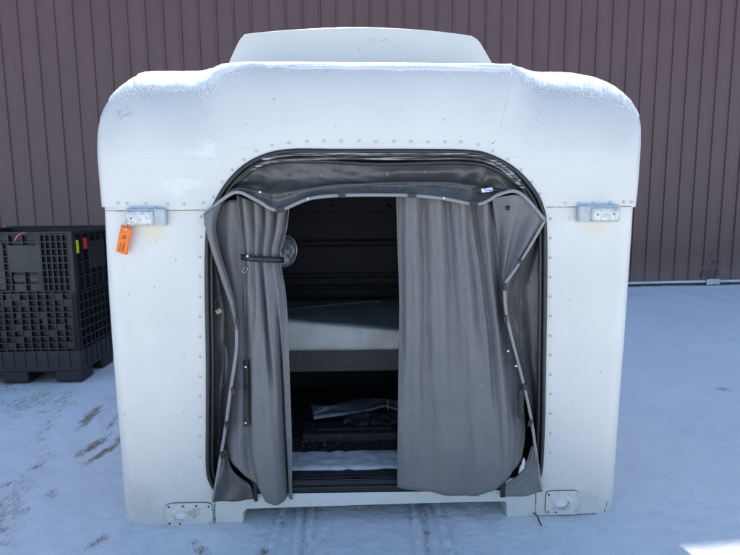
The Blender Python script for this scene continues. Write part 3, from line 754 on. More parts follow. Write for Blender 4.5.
# ice caught in the foot of the boot
for pts, nm in (([(231, 472), (237, 480), (245, 486)], 0), ([(524, 458), (523, 466), (519, 474)], 1), ([(515, 478), (508, 482), (503, 486)], 2)):
    mb = MB(); c = resample([L(p[0], p[1], .0) for p in pts], 12); mb.tube(c, [.004 + .010 * math.sin(math.pi * i / 11) * random.uniform(.6, 1.3) for i in range(12)], 8)
    o = mb.build('trapped_ice', M['snow'], None, base=c[6], smooth=True); place(o, SM, c[6])
    tag(o, ['lump of snow caught in the lower left fold of the grey vinyl collar', 'larger snow lump caught beside the right vinyl flap', 'thin sliver of snow lying at the foot of the right curtain'][nm], 'snow', 'snow lumps caught in the collar')
# round knob on the right
mb = MB(); p = L(508, 208, .0); mb.dome(p, .012, .012, 14); mb.build('turn_button', M['black'], cab, smooth=True)
# wiring plug at the left
mb = MB(); pts = [L(222, 290, .0), L(219, 296, -.01), L(215, 303, .01), L(217, 309, .0)]
mb.tube(resample(pts, 16), .004, 6); mb.tube(resample([L(222, 290, .0), L(217, 298, .02), L(213, 307, .02)], 12), .003, 6)
wp = mb.build('wiring_plug', M['black'], cab, smooth=True)
mb = MB(); mb.box(L(219, 311, -.005), (.03, .018, .022), Matrix.Rotation(-.5, 3, 'Y')); mb.build('plug_body', simple('brass_plug', (.3, .26, .17), (.12, .1, .08), .5, 50), wp, bevel=.003)

# ================================================================== interior
XL, XR = L(150, 300).x, L(590, 300).x
ZF = .20; YB = 1.45
ztop_in = L(370, 150).z + .06
mb = MB()
# rear panel with horizontal swages
def zpx(py, y): return L(340, py, y).z
prof_z = []
for (py, d) in [(300, 0), (298, 0), (297, -.008), (289, -.008), (287.5, 0), (286, 0), (284, -.010), (278, -.010), (276.5, 0), (274, 0), (272, -.010), (262, -.006), (247, 0.0), (244, -.014), (242, -.014), (239, 0), (216, 0), (212.5, 0), (211.8, -.012), (200, -.025), (190, -.035)]:
    prof_z.append((zpx(py, YB), d))
prof_z = [(ZF, 0)] + prof_z + [(ztop_in, -.05)]
mb.grid([[Vector((x, YB + d, z)) for x in np.linspace(XL, XR, 4)] for z, d in prof_z])
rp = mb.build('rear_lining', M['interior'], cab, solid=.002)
mb = MB()
for px in (333, 388):
    mb = MB(); p = L(px, 207, YB - .045); mb.dome(p, .016, .006, 12); mb.build('lining_plug', M['black'], rp, smooth=True)
mb = MB()
for x in (XL, XR): mb.box2((x - .004, .09, ZF - .02), (x + .004, YB, ztop_in))
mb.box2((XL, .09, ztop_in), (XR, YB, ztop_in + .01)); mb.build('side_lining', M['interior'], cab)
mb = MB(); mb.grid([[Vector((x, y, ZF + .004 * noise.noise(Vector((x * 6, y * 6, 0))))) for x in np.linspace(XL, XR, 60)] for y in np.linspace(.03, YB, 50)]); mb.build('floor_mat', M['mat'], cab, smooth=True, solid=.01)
# sill: dark tread behind the white rail
mb = MB(); a = L(212, 478.5); b = L(540, 494)
xs0, xs1 = L(212, 485).x, L(540, 485).x
mb.box2((xs0, .012, L(370, 495.5).z - .03), (xs1, .05, ZF - .005)); mb.box2((xs0, .014, ZF - .008), (xs1, .12, ZF + .004))
for k in range(3): mb.box2((xs0 + .01, .02 + .03 * k, ZF + .003), (xs1 - .01, .03 + .03 * k, ZF + .009))
mb.build('door_sill', M['rubber'], cab, bevel=.002)
mb = MB(); zr = L(370, 487).z; mb.box2((xs0 + .02, -.002, zr - .006), (xs1 - .02, .013, zr + .006)); mb.build('sill_strip', M['black'], cab, bevel=.003)
# bunk
BY = .62
zm = L(340, 349.5, BY).z; zb_ = L(340, 371.5, BY).z
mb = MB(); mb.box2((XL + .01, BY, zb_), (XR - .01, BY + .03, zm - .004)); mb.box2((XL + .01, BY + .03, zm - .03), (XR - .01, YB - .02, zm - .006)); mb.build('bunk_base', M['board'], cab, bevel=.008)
# bunk mattress – a thing of its own
ml_ = L(283, 319, BY + .02); mr2 = L(398, 329, BY + .02)
zt = L(340, 324, BY + .02).z
base = (0, BY + .4, zm)
mt = empty('mattress', base, SM, 'thin pale stained mattress on the bunk, shade painted into its darker top', 'mattress')
x0_, x1_ = XL + .03, XR - .03
def mtop(x): return ml_.z + (mr2.z - ml_.z) * (x - ml_.x) / (mr2.x - ml_.x) if True else zt  # top edge slopes along the painted light and shade boundary
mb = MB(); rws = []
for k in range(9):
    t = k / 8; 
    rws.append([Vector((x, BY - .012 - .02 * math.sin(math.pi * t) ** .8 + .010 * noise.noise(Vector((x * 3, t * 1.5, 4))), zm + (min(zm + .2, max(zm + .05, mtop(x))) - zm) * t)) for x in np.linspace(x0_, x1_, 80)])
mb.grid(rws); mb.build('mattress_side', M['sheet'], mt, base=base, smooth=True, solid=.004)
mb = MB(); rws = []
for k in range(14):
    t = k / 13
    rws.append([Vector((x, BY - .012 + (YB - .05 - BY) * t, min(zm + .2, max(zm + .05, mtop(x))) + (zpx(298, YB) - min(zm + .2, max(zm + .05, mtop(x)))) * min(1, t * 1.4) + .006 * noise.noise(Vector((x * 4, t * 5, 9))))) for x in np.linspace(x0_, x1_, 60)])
mb.grid(rws); mb.build('mattress_top', M['shaded_top'], mt, base=base, smooth=True, solid=.004)
# belt lying on the mattress
zc = (zpx(298, YB) + zt) / 2 + .012
pts = resample([LZ(283, 311, zc + .004), LZ(305, 308, zc + .006), LZ(330, 305, zc + .008), LZ(355, 303, zc + .01), LZ(382, 301, zc + .012)], 40)
mb = MB(); mb.tube(pts, [.009 + .004 * abs(noise.noise(Vector((i * .7, 0, 0)))) for i in range(40)], 6, squash=.5)
o = mb.build('bunk_strap', simple('grey_webbing', (.16, .17, .19), (.08, .08, .09), .8, 60), None, base=pts[20], smooth=True); place(o, SM, pts[20])
tag(o, 'worn grey webbing strap lying across the mattress in the bunk', 'strap')
# floor snow
mb = MB(); rws = []
for i in range(26):
    t = i / 25; y = .125 + .24 * t; rw = []
    for j in range(120):
        u = j / 119; x = L(262, 470, .1).x + (L(432, 470, .1).x - L(262, 470, .1).x) * u
        e = min(t * 12, (1 - t) * 7 + noise.noise(Vector((x * 9, 0, 1))) * .5, 1)
        rw.append(Vector((x, y + .005 * noise.noise(Vector((x * 5, t * 2, 0))), ZF + .002 + .014 * max(-.6, e) + .005 * noise.noise(Vector((x * 20, y * 20, 0)))  - .006 * max(0, noise.noise(Vector((x * 12, y * 5, 7))) - .4) * 4)))
    rws.append(rw)
mb.grid(rws); bs = (0, .24, ZF); o = mb.build('floor_snow', M['snow'], None, base=bs, smooth=True); place(o, SM, bs)
tag(o, 'thin strip of drifted snow just inside the doorway sill', 'snow', kind='stuff')
# broken trim panel under the bunk
def lzrow(pts, z): return resample([LZ(p[0], p[1], z) for p in pts], 50)
up = lzrow([(309, 403), (330, 406), (352, 399), (375, 399), (400, 401), (430, 402)], .36)
md = lzrow([(313, 416), (330, 413.5), (350, 411.5), (368, 409), (385, 405), (400, 409), (430, 411)], .31)
lo = lzrow([(314, 419), (335, 416), (352, 414), (370, 411), (385, 407), (400, 411), (430, 414)], .29)
base = md[20].copy(); base.z = ZF
tp = empty('broken_trim_panel', base, SM, 'cracked blue grey plastic trim panel with pale edge lying under the bunk', 'trim panel')
mb = MB(); mb.grid([[a.lerp(b, t) + Vector((0, 0, .02 * math.sin(math.pi * t))) for a, b in zip(up, md)] for t in (0, .25, .5, .75, 1)]); mb.build('panel', M['trim'], tp, base=base, smooth=True, solid=.005)
mb = MB(); mb.grid([[a.lerp(b, t) + Vector((0, -.01 * t, 0)) for a, b in zip(md, lo)] for t in (0, .5, 1)]); mb.build('panel_edge', M['trimedge'], tp, base=base, smooth=True, solid=.006)
p = LZ(388, 405, .36); mb = MB(); mb.tube([p + Vector((0, 0, -.03)), p + Vector((0, 0, .03))], .005, 8); mb.build('brass_pin', simple('brass', (.5, .36, .12), None, .35, 20, metallic=.8), tp, base=base)
# wheel-well step and tool tray under the bunk
q = LZ(290, 418, ZF); q2 = LZ(395, 450, ZF)
bs = LZ(350, 437, ZF)
mb = MB(); n = 0
mb.box((bs.x + .0, bs.y + .02, ZF + .03), (.56, .20, .05)); mb.box((bs.x + .04, bs.y + .02, ZF + .06), (.46, .10, .012))
o = mb.build('rubber_tray', M['mat'], None, base=bs, bevel=.01); place(o, SM, bs); tag(o, 'low black rubber tray lying on the dirty sleeper floor', 'tray')
# hanging cord beside the left curtain, inside
c0 = L(288, 392, .5); pts = []
for k in range(60):
    t = k / 59; p = L(287 + 1.5 * math.sin(k * .9), 392 + 48 * t, .5); pts.append(p + Vector((.010 * math.sin(k * 1.7), .012 * math.cos(k * 1.7), 0)))
mb = MB(); mb.tube(pts, .0035, 5); o = mb.build('coiled_cord', simple('grey_cord', (.12, .12, .12), (.06, .06, .06)), None, base=pts[30], smooth=True); place(o, SM, pts[30])
tag(o, 'thin grey coiled cord hanging under the bunk beside the left curtain', 'cord')
# torn pieces of plastic and a rag in the dark under the bunk
q = LZ(372, 424, ZF + .08); mb = MB()
mb.grid([[q + Vector((u * .34 - .17, v * .16, .05 * noise.noise(Vector((u * 4, v * 4, 3))) + .02 * noise.noise(Vector((u * 12, v * 11, 1))))) for u in [i / 30 for i in range(31)]] for v in [i / 16 for i in range(17)]])
o = mb.build('rag', simple('dirty_blue_rag', (.015, .018, .03), (.04, .04, .05), .9, 14), None, base=q, smooth=True, solid=.004); place(o, SM, q)
tag(o, 'crumpled dark blue rag on the black tray under the bunk', 'rag')
q = LZ(318, 432, ZF + .02); mb = MB(); mb.box(q + Vector((0, 0, .01)), (.16, .05, .02), Matrix.Rotation(.3, 3, 'Z'))
o = mb.build('plastic_offcut', M['trim'], None, base=q, bevel=.004); place(o, SM, q); tag(o, 'small dark plastic offcut lying at the left end of the tray', 'plastic scrap')
# debris crumbs on the floor
mb = MB()
for _ in range(130):
    x = random.uniform(L(285, 450, .4).x, L(400, 450, .4).x); y = random.uniform(.3, .95); s = random.uniform(.002, .006)
    mb.box((x, y, ZF + .008), (s * random.uniform(.6, 2), s, s * .7), Matrix.Rotation(random.uniform(0, 3), 3, 'Z'))
bs = (0, .6, ZF); o = mb.build('floor_debris', simple('pale_crumbs', (.4, .4, .38), (.1, .09, .08), .9, 30), None, base=bs); place(o, SM, bs)
tag(o, 'pale crumbs of grit and debris on the sleeper floor', 'debris', kind='stuff')
# plates on the wall under the bunk
mb = MB()
for (a, b, c, d) in ((294, 396, 306, 400), (340, 396, 360, 399)):
    mb = MB(); p, q = L(a, b, YB - .02), L(c, d, YB - .02); mb.box2((p.x, YB - .024, q.z), (q.x, YB - .018, p.z)); mb.build('lining_bracket', M['steel'], rp, bevel=.002)

# ---- clip-on fan behind the left curtain
fc = L(283.5, 251, .16); base = fc.copy()
fan = empty('cab_fan', base, SM, 'small round wire cage fan sticking out behind the tied left curtain', 'fan')
ax = Vector((.80, -.58, -.05)).normalized(); e1 = ax.cross(Vector((0, 0, 1))).normalized(); e2 = ax.cross(e1).normalized(); FR = .082
mb = MB()
def fp_(r_, a_, h_): return fc + e1 * math.cos(a_) * r_ + e2 * math.sin(a_) * r_ + ax * h_
for (r_, h_) in ((FR, 0), (FR * .93, .022), (FR * .7, .035), (FR * .4, .04), (FR * .93, -.022), (FR * .5, -.034)):
    mb.tube([fp_(r_, 2 * math.pi * k / 32, h_) for k in range(32)], .0016, 5, closed=True)
for k in range(28):
    a_ = 2 * math.pi * k / 28
    mb.tube([fp_(r_, a_, h_) for r_, h_ in ((.018, .041), (FR * .5, .038), (FR * .8, .032), (FR, .0), (FR * .8, -.03), (FR * .4, -.036))], .0010, 4)
mb.build('fan_cage', M['wire'], fan, base=base, smooth=True)
mb = MB(); mb.tube([fc + ax * .035, fc - ax * .01], .014, 12); mb.tube([fc - ax * .02, fc - ax * .10], [.030, .024], 14); mb.build('fan_motor', M['blades'], fan, base=base, smooth=True)
for k in range(4):
    mb = MB(); rws = []
    for i in range(6):
        r_ = .012 + (FR - .02) * i / 5; rws.append([fp_(r_, k * math.pi / 2 + (j / 5 - .5) * 1.1, (j / 5 - .5) * .028) for j in range(6)])
    mb.grid(rws); mb.build('fan_blade', M['blades'], fan, base=base, smooth=True, solid=.0015)
mb = MB(); mb.tube([fc - ax * .09, fc - ax * .12 + Vector((0, 0, -.05)), Vector((fc.x - .14, .12, fc.z - .10))], .008, 8); mb.build('fan_stem', M['black'], fan, base=base, smooth=True)

# ---- curtains
base = L(450, 196, .02)
cu = empty('curtain', base, SM, 'broad grey vinyl curtain hanging straight down over the right half of the doorway', 'curtain')
rowsp = [[(396, 195, .03), (425, 195, .03), (452, 198, .03), (478, 203, .03), (500, 200, .05)],
         [(397, 235, .03), (428, 235, .02), (455, 235, .02), (482, 235, .04), (503, 235, .07)],
         [(399, 300, .02), (430, 300, .0), (458, 300, .0), (487, 300, .02), (512, 300, .06)],
         [(398, 380, .0), (430, 380, -.02), (462, 380, -.025), (496, 380, -.01), (521, 378, .03)],
         [(397, 440, -.02), (430, 443, -.04), (463, 445, -.045), (498, 440, -.03), (526, 430, .02)],
         [(396.5, 487, -.03), (427, 491, -.05), (460, 496, -.055), (495, 489, -.04), (522, 461, .0)]]
def sm(x): return x * x * (3 - 2 * x)
def foldR(u, v):
    a1 = .022 * (1 - .85 * v)
    f = a1 * math.sin(2 * math.pi * (4.3 * u + .18 * math.sin(3 * v) + .1)) + .008 * math.sin(2 * math.pi * (9.1 * u + .5 * v)) * (1 - v)
    f += .035 * math.exp(-((u - .74 - .03 * v) / .028) ** 2) * (1 - .8 * v) - .012 * math.exp(-((u - .82) / .04) ** 2) * (1 - v)
    f += .024 * noise.noise(Vector((u * 4 + .6 * v, v * 1.3, 3))) + .012 * noise.noise(Vector((u * 12, v * 2.5, 8))) + .004 * noise.noise(Vector((u * 25, v * 9, 5)))
    return .004 * math.sin(2 * math.pi * 4.3 * u + 1), f
mb = MB(); mb.grid(sheet(rowsp, 170, 120, foldR)); mb.build('curtain_cloth', M['curtain'], cu, base=base, smooth=True, solid=.003)
# stitched hem on edge and foot
g_ = sheet(rowsp, 170, 120, foldR)
mb = MB(); mb.tube([g_[i][1] + Vector((0, -.001, 0)) for i in range(0, 120, 2)], .0028, 5); mb.tube([g_[118][j] + Vector((0, -.001, 0)) for j in range(0, 170, 2)], .0028, 5); mb.build('curtain_hem', M['curtain'], cu, base=base, smooth=True)
mb = MB(); a = L(519, 390, -.02); b = L(523, 418, -.02); mb.box2((a.x, -.026, b.z), (b.x, -.020, a.z)); mb.build('curtain_strap', M['black'], cu, base=base)

base = L(264, 200, .02)
cl = empty('curtain', base, SM, 'narrow grey vinyl curtain on the left gathered by a black strap', 'curtain')
rowsp = [[(236, 195, .01), (248, 199, .03), (262, 204, .03), (274, 208, .03), (291, 201, .03)],
         [(240, 228, .02), (250, 228, .02), (262, 228, .02), (273, 228, .02), (288, 228, .03)],
         [(244, 257, .02), (252, 257, .0), (262, 257, -.005), (271, 257, .0), (281, 257, .02)],
         [(244, 300, .02), (255, 300, -.015), (265, 300, -.02), (276, 300, -.01), (287, 300, .02)],
         [(245, 380, .02), (256, 380, -.03), (267, 380, -.04), (278, 380, -.03), (290, 380, .02)],
         [(247, 440, .02), (257, 440, -.045), (268, 440, -.06), (281, 440, -.04), (292, 440, .01)],
         [(254, 480, .01), (260, 480, -.05), (270, 480, -.07), (282, 480, -.05), (292, 484, .0)],
         [(263, 497, .0), (267, 501, -.05), (273, 504, -.07), (283, 501, -.05), (293, 499, -.01)]]
def foldL(u, v):
    k1 = 1 - sm(min(1, v / .55)); k2 = sm(min(1, max(0, (v - .2) / .4)))
    amp = .5 + .5 * math.exp(-((v - .2) / .1) ** 2) * -.4
    f = (.042 * amp * k1) * math.sin(2 * math.pi * (4.6 * u + .25 * v))
    f += k2 * .055 * math.exp(-((u - .78 - .10 * (v - .6)) / .04) ** 2) - k2 * .02 * math.exp(-((u - .5) / .15) ** 2) + k2 * .012 * math.sin(2 * math.pi * (2.4 * u + .2))
    f += .045 * math.exp(-((v - .42) / .2) ** 2) * math.exp(-((u - .50 - .35 * (v - .3)) / .045) ** 2)
    f += .008 * noise.noise(Vector((u * 5, v * 4, 3))) + .003 * noise.noise(Vector((u * 14, v * 16, 5)))
    return .010 * k1 * amp * math.sin(2 * math.pi * 4.6 * u + .8), f
mb = MB(); mb.grid(sheet(rowsp, 130, 130, foldL))
# the flat back layer of the same cloth
rb_ = [[(208, 214, .06), (222, 203, .06), (238, 200, .05), (254, 204, .06)],
       [(209, 250, .08), (222, 250, .07), (236, 250, .06), (250, 250, .05)],
       [(222, 320, .08), (236, 320, .06), (246, 320, .05), (258, 320, .05)],
       [(225, 400, .05), (236, 400, .03), (247, 400, .02), (262, 400, .03)],
       [(224, 445, .02), (236, 447, .0), (248, 450, -.005), (264, 450, .0)],
       [(226, 456, .0), (240, 470, -.01), (252, 482, -.02), (270, 492, -.02)]]
mb.grid(sheet(rb_, 60, 80, lambda u, v: (0, .010 * math.sin(9 * u + 2 * v) + .008 * noise.noise(Vector((u * 5, v * 5, 1))))))
mb.build('curtain_cloth', M['curtain'], cl, base=base, smooth=True, solid=.003)
# tie-back strap hugging the gathers
mb = MB(); pts = [(241, 254, .0), (248, 255, -.026), (258, 256, -.03), (268, 256.5, -.03), (278, 257, -.022), (284, 257, .01)]
t0 = resample([L(p[0], p[1], p[2]) for p in pts], 40); t1 = resample([L(p[0], p[1] + 6, p[2]) for p in pts], 40)
mb.grid([t0, t1]); mb.build('tie_strap', M['black'], cl, base=base, smooth=True, solid=.003)
mb = MB(); mb.dome(L(247.5, 255.5 + 0.5, -.028), .0065, .005, 12); mb.build('snap_button', M['snap'], cl, base=base, smooth=True)
# eyelet
mb = MB(); c = L(245, 270, -.01); mb.tube([c + Vector((.010 * math.cos(a) + .006 * math.sin(a), 0, .014 * math.sin(a))) for a in [2 * math.pi * k / 16 for k in range(16)]], .0025, 6, closed=True); mb.build('eyelet', M['steel'], cl, base=base, smooth=True)
mb = MB(); mb.box(c, (.012, .003, .018)); mb.build('eyelet_hole', M['black'], cl, base=base)
mb = MB(); a = L(243, 361, -.004); b = L(248.5, 427, -.03); mb.poly([L(243, 361, -.008), L(248, 361, -.03), L(249, 427, -.04), L(243.5, 427, -.02)], .004); mb.build('snap_strip', M['black'], cl, base=base)
for py in (367, 423):
    mb = MB(); mb.dome(L(245.6, py, -.033), .006, .004, 10); mb.build('snap_button', M['snap'], cl, base=base, smooth=True)

# ---- orange tag
pts = [L(121.5, 224.5, -.035), L(133, 227.5, -.035), L(127.5, 255, -.02), L(116.5, 251.5, -.02)]
base = pts[0].lerp(pts[1], .5)
tg = empty('paper_tag', base, SM, 'bright orange paper tag hanging under the left lamp mount', 'tag')
mb = MB(); rws = []
for i in range(9):
    t = i / 8; a, b = pts[0].lerp(pts[3], t), pts[1].lerp(pts[2], t); rws.append([a.lerp(b, s) + Vector((0, -.006 * math.sin(t * 3) - .003 * math.sin(s * 3), 0)) for s in (0, .25, .5, .75, 1)])
mb.grid(rws); mb.build('card', M['orange'], tg, base=base, smooth=True, solid=.001)
mb = MB()
def tp_(s, t):
    a, b = pts[0].lerp(pts[3], t), pts[1].lerp(pts[2], t); return a.lerp(b, s) + Vector((0, -.0085 - .006 * math.sin(t * 3), 0))
for strokes in ([(.35, .36), (.6, .33), (.62, .43), (.38, .45), (.4, .40), (.56, .38)], [(.35, .42), (.5, .47), (.66, .44)], [(.62, .56), (.60, .62)]): mb.tube([tp_(*q) for q in strokes], .0011, 5)
for k in range(8):
    t = .66 + k * .032; mb.tube([tp_(.62, t), tp_(.5 + .05 * (k % 2), t + .012), tp_(.62 if k % 3 else .7, t + .02)], .0009, 5)
for k in range(9):
    t = .62 + k * .035; mb.tube([tp_(.34, t), tp_(.28, t + .01), tp_(.36, t + .018)], .0008, 5)
mb.build('handwriting', M['ink'], tg, base=base)
mb = MB(); c = tp_(.5, .10); mb.tube([c + Vector((.004 * math.cos(a), 0, .004 * math.sin(a))) for a in [2 * math.pi * k / 12 for k in range(12)]], .0014, 5, closed=True); mb.build('tag_eyelet', M['snap'], tg, base=base)
mb = MB(); mb.tube(resample([c, c + Vector((0, -.012, .02)), L(129, 216, -.052)], 10), .0009, 5); mb.build('tag_wire', M['steel'], tg, base=base)

# ---- roof snow, draped over the cap
def snow_a0(i):
    q = i / KS                           # control index
    if q < 5: return 1.4 - (q - 4) * .45
    a = np.interp(q, [5, 6, 8, 9, 9.8, 10.6, 11, 12.4, 13.2, 14, 16, 18, 19, 20, 20.6], [.98, .80, .72, .73, .95, 1.2, 1.06, 1.04, 1.2, .84, .74, .75, .82, 1.05, 1.3])
    return float(a)
mb = MB(); rws = []
i0, i1 = 4 * KS, int(20.4 * KS); NS = 420
for k in range(60):
    rw = []
    for j in range(NS + 1):
        i = i0 + (i1 - i0) * j / NS
        x_ = outl[int(i)].x
        ragged = .055 * noise.noise(Vector((j * .09, 0, 0))) + .05 * noise.noise(Vector((j * .35, 0, 5))) + .03 * noise.noise(Vector((j * .9, 0, 5)))
        a0 = snow_a0(i) + ragged
        if k < 28:
            a = a0 + (math.pi / 2 - a0) * k / 27; a = min(a, math.pi / 2); p = cap_pt(i, a)
            eps = .02; n_ = (cap_pt(i, min(a + eps, 1.57)) - cap_pt(i, a - eps))
            tx = cap_pt(min(i + .5, ns - 1), a) - cap_pt(max(i - .5, 0), a)
            nn = tx.cross(n_) if n_.length > 0 else Vector((0, 0, 1))
            nn.normalize()
            if nn.z < 0: nn = -nn
        else:
            t = (k - 28) / 31; p = cap_pt(i, math.pi / 2); y0_ = p.y; p = Vector((p.x, y0_ + (D - .02 - y0_) * (t + .02) / 1.02, p.z - y0_ * .0)); p.z -= (p.y - y0_) * .02; nn = Vector((0, 0, 1))
        th = min(1, k / 4.0) * .0045 * min(1, j / 12, (NS - j) / 12) + .0
        th = th * (1 + .6 * noise.noise(Vector((j * .12, k * .22, 3))) + .35 * noise.noise(Vector((j * .6, k * .9, 9)))) - (.003 if k == 0 else 0)
        rw.append(p + nn * max(-.003, th))
    rws.append(rw)
mb.grid(rws); bs = (0, .7, outl[60].z); o = mb.build('roof_snow', M['snow'], None, base=bs, smooth=True); place(o, SM, bs)
tag(o, 'thin crust of bright sunlit snow lying on the sleeper roof', 'snow', kind='stuff')
# loose crumbs of snow at the ragged edge
mb = MB()
for _ in range(3200):
    i = random.uniform(i0 + 3, i1 - 3); a = snow_a0(i) - abs(random.gauss(0, .075)) + .02; p = cap_pt(i, a); r_ = random.uniform(.001, .0032)
    mb.box(p + Vector((0, -.001, .001)), (r_ * 1.6, r_, r_), Matrix.Rotation(random.uniform(0, 3), 3, 'Y'))
o = mb.build('snow_crumbs', M['snow'], None, base=bs); place(o, SM, bs); tag(o, 'loose crumbs of snow along the ragged edge of the roof snow', 'snow', kind='stuff')

# strap lying in the snow at the foot
pts = [ground(*p) for p in ((533, 515), (537, 518), (539, 523), (541.5, 528))]
mb = MB(); c = resample([p + Vector((0, 0, .012)) for p in pts], 14); mb.tube(c, .004, 6, squash=.6)
o = mb.build('strap_end', M['twig'], None, base=c[7], smooth=True); o.location = c[7]; tag(o, 'short brown strap end lying on the snow below the right patch plate', 'strap')

# ================================================================== BULK CONTAINER
ca = ground(83, 382.5); cb = ground(0, 384); cc = ground(113.5, 358)
ux = (cb - ca).normalized()        # along the front, to the left
CY = math.atan2(-ux.y, -ux.x)
CMX = Matrix.Translation(ca) @ Matrix.Rotation(CY, 4, 'Z')   # local: x<0 along the front, y back
CI = CMX.inverted()
W = 1.22; DP = 1.14
H = 1.24
dray = ray(74, 232); t_ = (ca.y + .02) / dray.y; H = (CO + dray * t_).z
ct = empty('bulk_container', (-W / 2, DP / 2, 0), CMX, 'black plastic collapsible bulk container with gridded walls left of the sleeper', 'container')
cbase = Vector((-W / 2, DP / 2, 0))
def cpart(name, mb, mat='crate', bevel=.0, parent=None): return mb.build(name, M[mat], parent or ct, base=cbase, bevel=bevel)
zb0 = .10 ; zb1 = H * .235
# base: nine feet, deck, solid skirt with corner posts
for fx in (-.13, -W / 2, -W + .13):
    for fy in (.13, DP / 2, DP - .13):
        mb = MB(); mb.box((fx, fy, zb0 / 2 + .005), (.24, .24, zb0 + .01)); cpart('foot', mb, bevel=.02)
mb = MB()
mb.box2((-W, 0, zb0), (0, DP, zb1 - .02)); b_ = cpart('pallet_base', mb, bevel=.015)
# recesses in skirt: small raised ribs
mb = MB()
for k in range(12):
    x = -.10 - k * .1
    if x > -W + .05: mb.box2((x - .004, -.006, zb0 + .04), (x + .004, 0.002, zb1 - .03))
for k in range(10):
    y = .12 + k * .1
    mb.box2((-.002, y - .004, zb0 + .03), (.006, y + .004, zb1 - .03))
cpart('skirt_rib', mb, parent=b_)
# walls as lattice frames with a recessed skin
def wall(name, axis, at, sgn, length, z0, z1, vs, hs, t=.012, deep=.035, face=None):
    mb = MB()
    def bx(u0, u1, za, zb, d0, d1):
        if axis == 'x': mb.box2((-u0, at + sgn * d0, za), (-u1, at + sgn * d1, zb))
        else: mb.box2((at + sgn * d0, u0, za), (at + sgn * d1, u1, zb))
    bx(.0, length, z0, z1, -deep - .012, -deep)
    for (u0, u1) in vs: bx(u0, u1, z0, z1, -deep - .002, 0)
    for (za, zb) in hs: bx(0.003, length - .003, za, zb, -deep - .002, -.003)
    return cpart(name, mb)
def spans(l, n, t, a=0, b=None):
    b = b or l; return [(a + (b - a) * i / n - t / 2, a + (b - a) * i / n + t / 2) for i in range(n + 1)]
hs_low = spans(0, 9, .010, zb1, H * .60); hs_up = spans(0, 8, .009, H * .62, H - .02)
wl = wall('front_wall', 'x', 0, -1, W, zb1 - .03, H * .615, [(0, .05), (W - .05, W)] + spans(0, 15, .010, .05, W - .05), hs_low)
wu = wall('front_gate', 'x', -.004, -1, W, H * .62, H - .012, [(0.0, .035), (W - .035, W)] + spans(0, 5, .009, .035, .28) + spans(0, 5, .009, W - .28, W - .035) + [(.27, .31), (W - .31, W - .27)] + spans(0, 5, .010, .31, W - .31), hs_up)
sd = wall('side_wall', 'y', 0, 1, DP, zb1 - .03, H * .60, [(0, .04), (DP - .05, DP)] + spans(0, 12, .010, .05, DP - .05), spans(0, 6, .012, zb1, H * .59))
sg = wall('side_gate', 'y', .002, 1, DP, H * .605, H - .012, [(0, .04), (DP - .05, DP)] + spans(0, 8, .012, .05, DP - .05), spans(0, 4, .010, H * .61, H - .02))
mb = MB(); mb.box2((-W, DP - .045, zb1), (0, DP, H)); mb.box2((-W, .05, zb1), (-W + .045, DP - .046, H)); cpart('far_wall', mb)
mb = MB()
mb.box2((-W - .006, -.008, H - .012), (.008, .03, H + .006)); mb.box2((-.03, .03, H - .012), (.008, DP, H + .006)); mb.box2((-W, DP - .05, H + .001), (-.03, DP + .006, H + .02)); mb.box2((-W - .006, .03, H - .012), (-W + .03, DP - .05, H + .005))
cpart('top_rim', mb, bevel=.003)
# filled cells give the walls their patchwork look
rnd = random.Random(3)
mb = MB(); us_ = spans(0, 15, .010, .05, W - .05)
for i in range(15):
    for j in range(9):
        if rnd.random() < .24:
            u0, u1 = us_[i][1], us_[i + 1][0]; za, zb = hs_low[j][1], hs_low[j + 1][0]
            if rnd.random() < .5: u1 = u0 + (u1 - u0) * .6
            mb = MB(); mb.box2((-u0 + .001, .006, za - .001), (-u1 - .001, .03, zb + .001)); cpart('blank_cell', mb, 'crate', parent=wl)
p0 = CI @ (CO + ray(8, 245) * (ca.y / ray(8, 245).y)); p1 = CI @ (CO + ray(43, 272) * (ca.y / ray(43, 272).y))
mb = MB(); mb.box2((p0.x, -.006, p1.z), (p1.x, .03, p0.z)); cpart('placard', mb, 'crate_face', bevel=.006, parent=wu)
mb = MB(); zz0 = H * .64
for k in range(2):
    for j in range(2): 
        w_ = (p1.x - p0.x) / 2
        mb.box2((p0.x + k * w_ + .03, .004, p1.z - .085 - j * .09), (p0.x + (k + 1) * w_ - .005, .03, p1.z - .02 - j * .085))
# gate bottom cells and the panel beyond
mb.box2((p0.x - .04, .002, H * .63), (p0.x - .3, .03, H * .93))
cpart('gate_panel', mb, 'crate_face', bevel=.003, parent=wu)
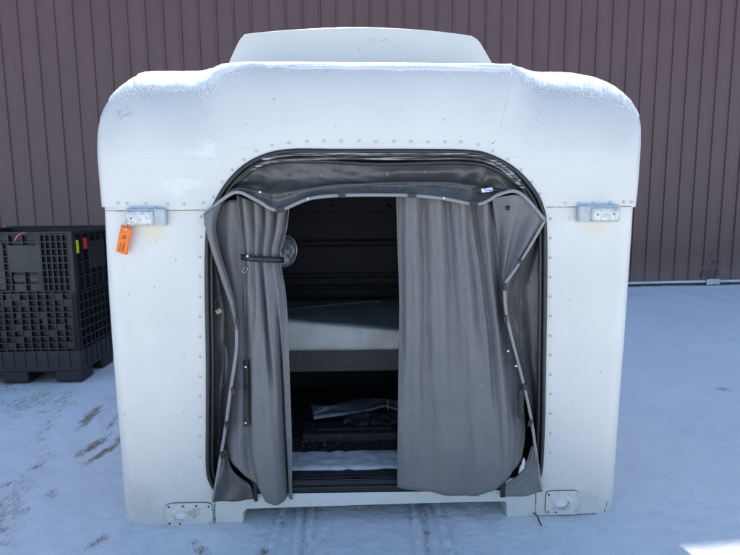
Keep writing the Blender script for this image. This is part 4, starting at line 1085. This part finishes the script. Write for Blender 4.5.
# side placard
mb = MB(); mb.box2((.003, .28, H * .74), (.009, .62, H * .93)); cpart('side_placard', mb, bevel=.004, parent=sg)
mb = MB(); mb.box2((.004, .06, H * .86), (.014, .09, H * .945)); cpart('yellow_latch_tab', mb, 'yellow', parent=sg)
mb = MB(); mb.box2((.004, .19, H * .88), (.014, .25, H * .955)); cpart('red_latch_tab', mb, 'red', parent=sg)
mb = MB(); mb.box2((.004, .98, H * .86), (.010, 1.08, H * .95)); mb.box2((.004, 1.02, H * .81), (.010, 1.07, H * .85)); cpart('paper_label', mb, 'label', parent=sg)
mb = MB(); pts = [CI @ (CO + ray(a, b) * ((ca.y - .02) / ray(a, b).y)) for a, b in ((14, 240), (17, 235.5), (21, 233), (26.5, 232.5))]
c1 = resample(pts, 12); mb.grid([c1, [p + Vector((.003, -.004, -.018 + .014 * (i / 11))) for i, p in enumerate(c1)]])
bs = c1[6]; o = mb.build('ribbon', M['pink'], None, base=bs, solid=.001); place(o, CMX, bs); tag(o, 'short coral red ribbon strip draped on the front of the black container', 'ribbon')

# ================================================================== LIGHT
w = bpy.data.worlds.new('World'); scene.world = w; w.use_nodes = True
nt = w.node_tree; bg = nt.nodes['Background']; sky = nt.nodes.new('ShaderNodeTexSky'); sky.sky_type = 'NISHITA'; sky.sun_disc = False
sky.sun_elevation = R(SUN_EL); sky.sun_rotation = R(SUN_AZ); sky.air_density = 1.0; sky.dust_density = .6; sky.ozone_density = 2.2
nt.links.new(sky.outputs[0], bg.inputs[0]); bg.inputs[1].default_value = .15
sd_ = bpy.data.lights.new('sun', 'SUN'); sd_.energy = 4.8; sd_.angle = R(.53); sd_.color = (1, .95, .87)
so = bpy.data.objects.new('sun', sd_); col.objects.link(so)
dirv = Vector((math.sin(R(SUN_AZ)) * math.cos(R(SUN_EL)), math.cos(R(SUN_AZ)) * math.cos(R(SUN_EL)), math.sin(R(SUN_EL))))
so.rotation_euler = dirv.to_track_quat('Z', 'Y').to_euler(); so.location = dirv * 20
scene.view_settings.view_transform = 'Standard'; scene.view_settings.look = 'None'; scene.view_settings.gamma = 1
scene.view_settings.use_curve_mapping = False; scene.view_settings.exposure = 1.0
scene.render.engine = 'CYCLES'
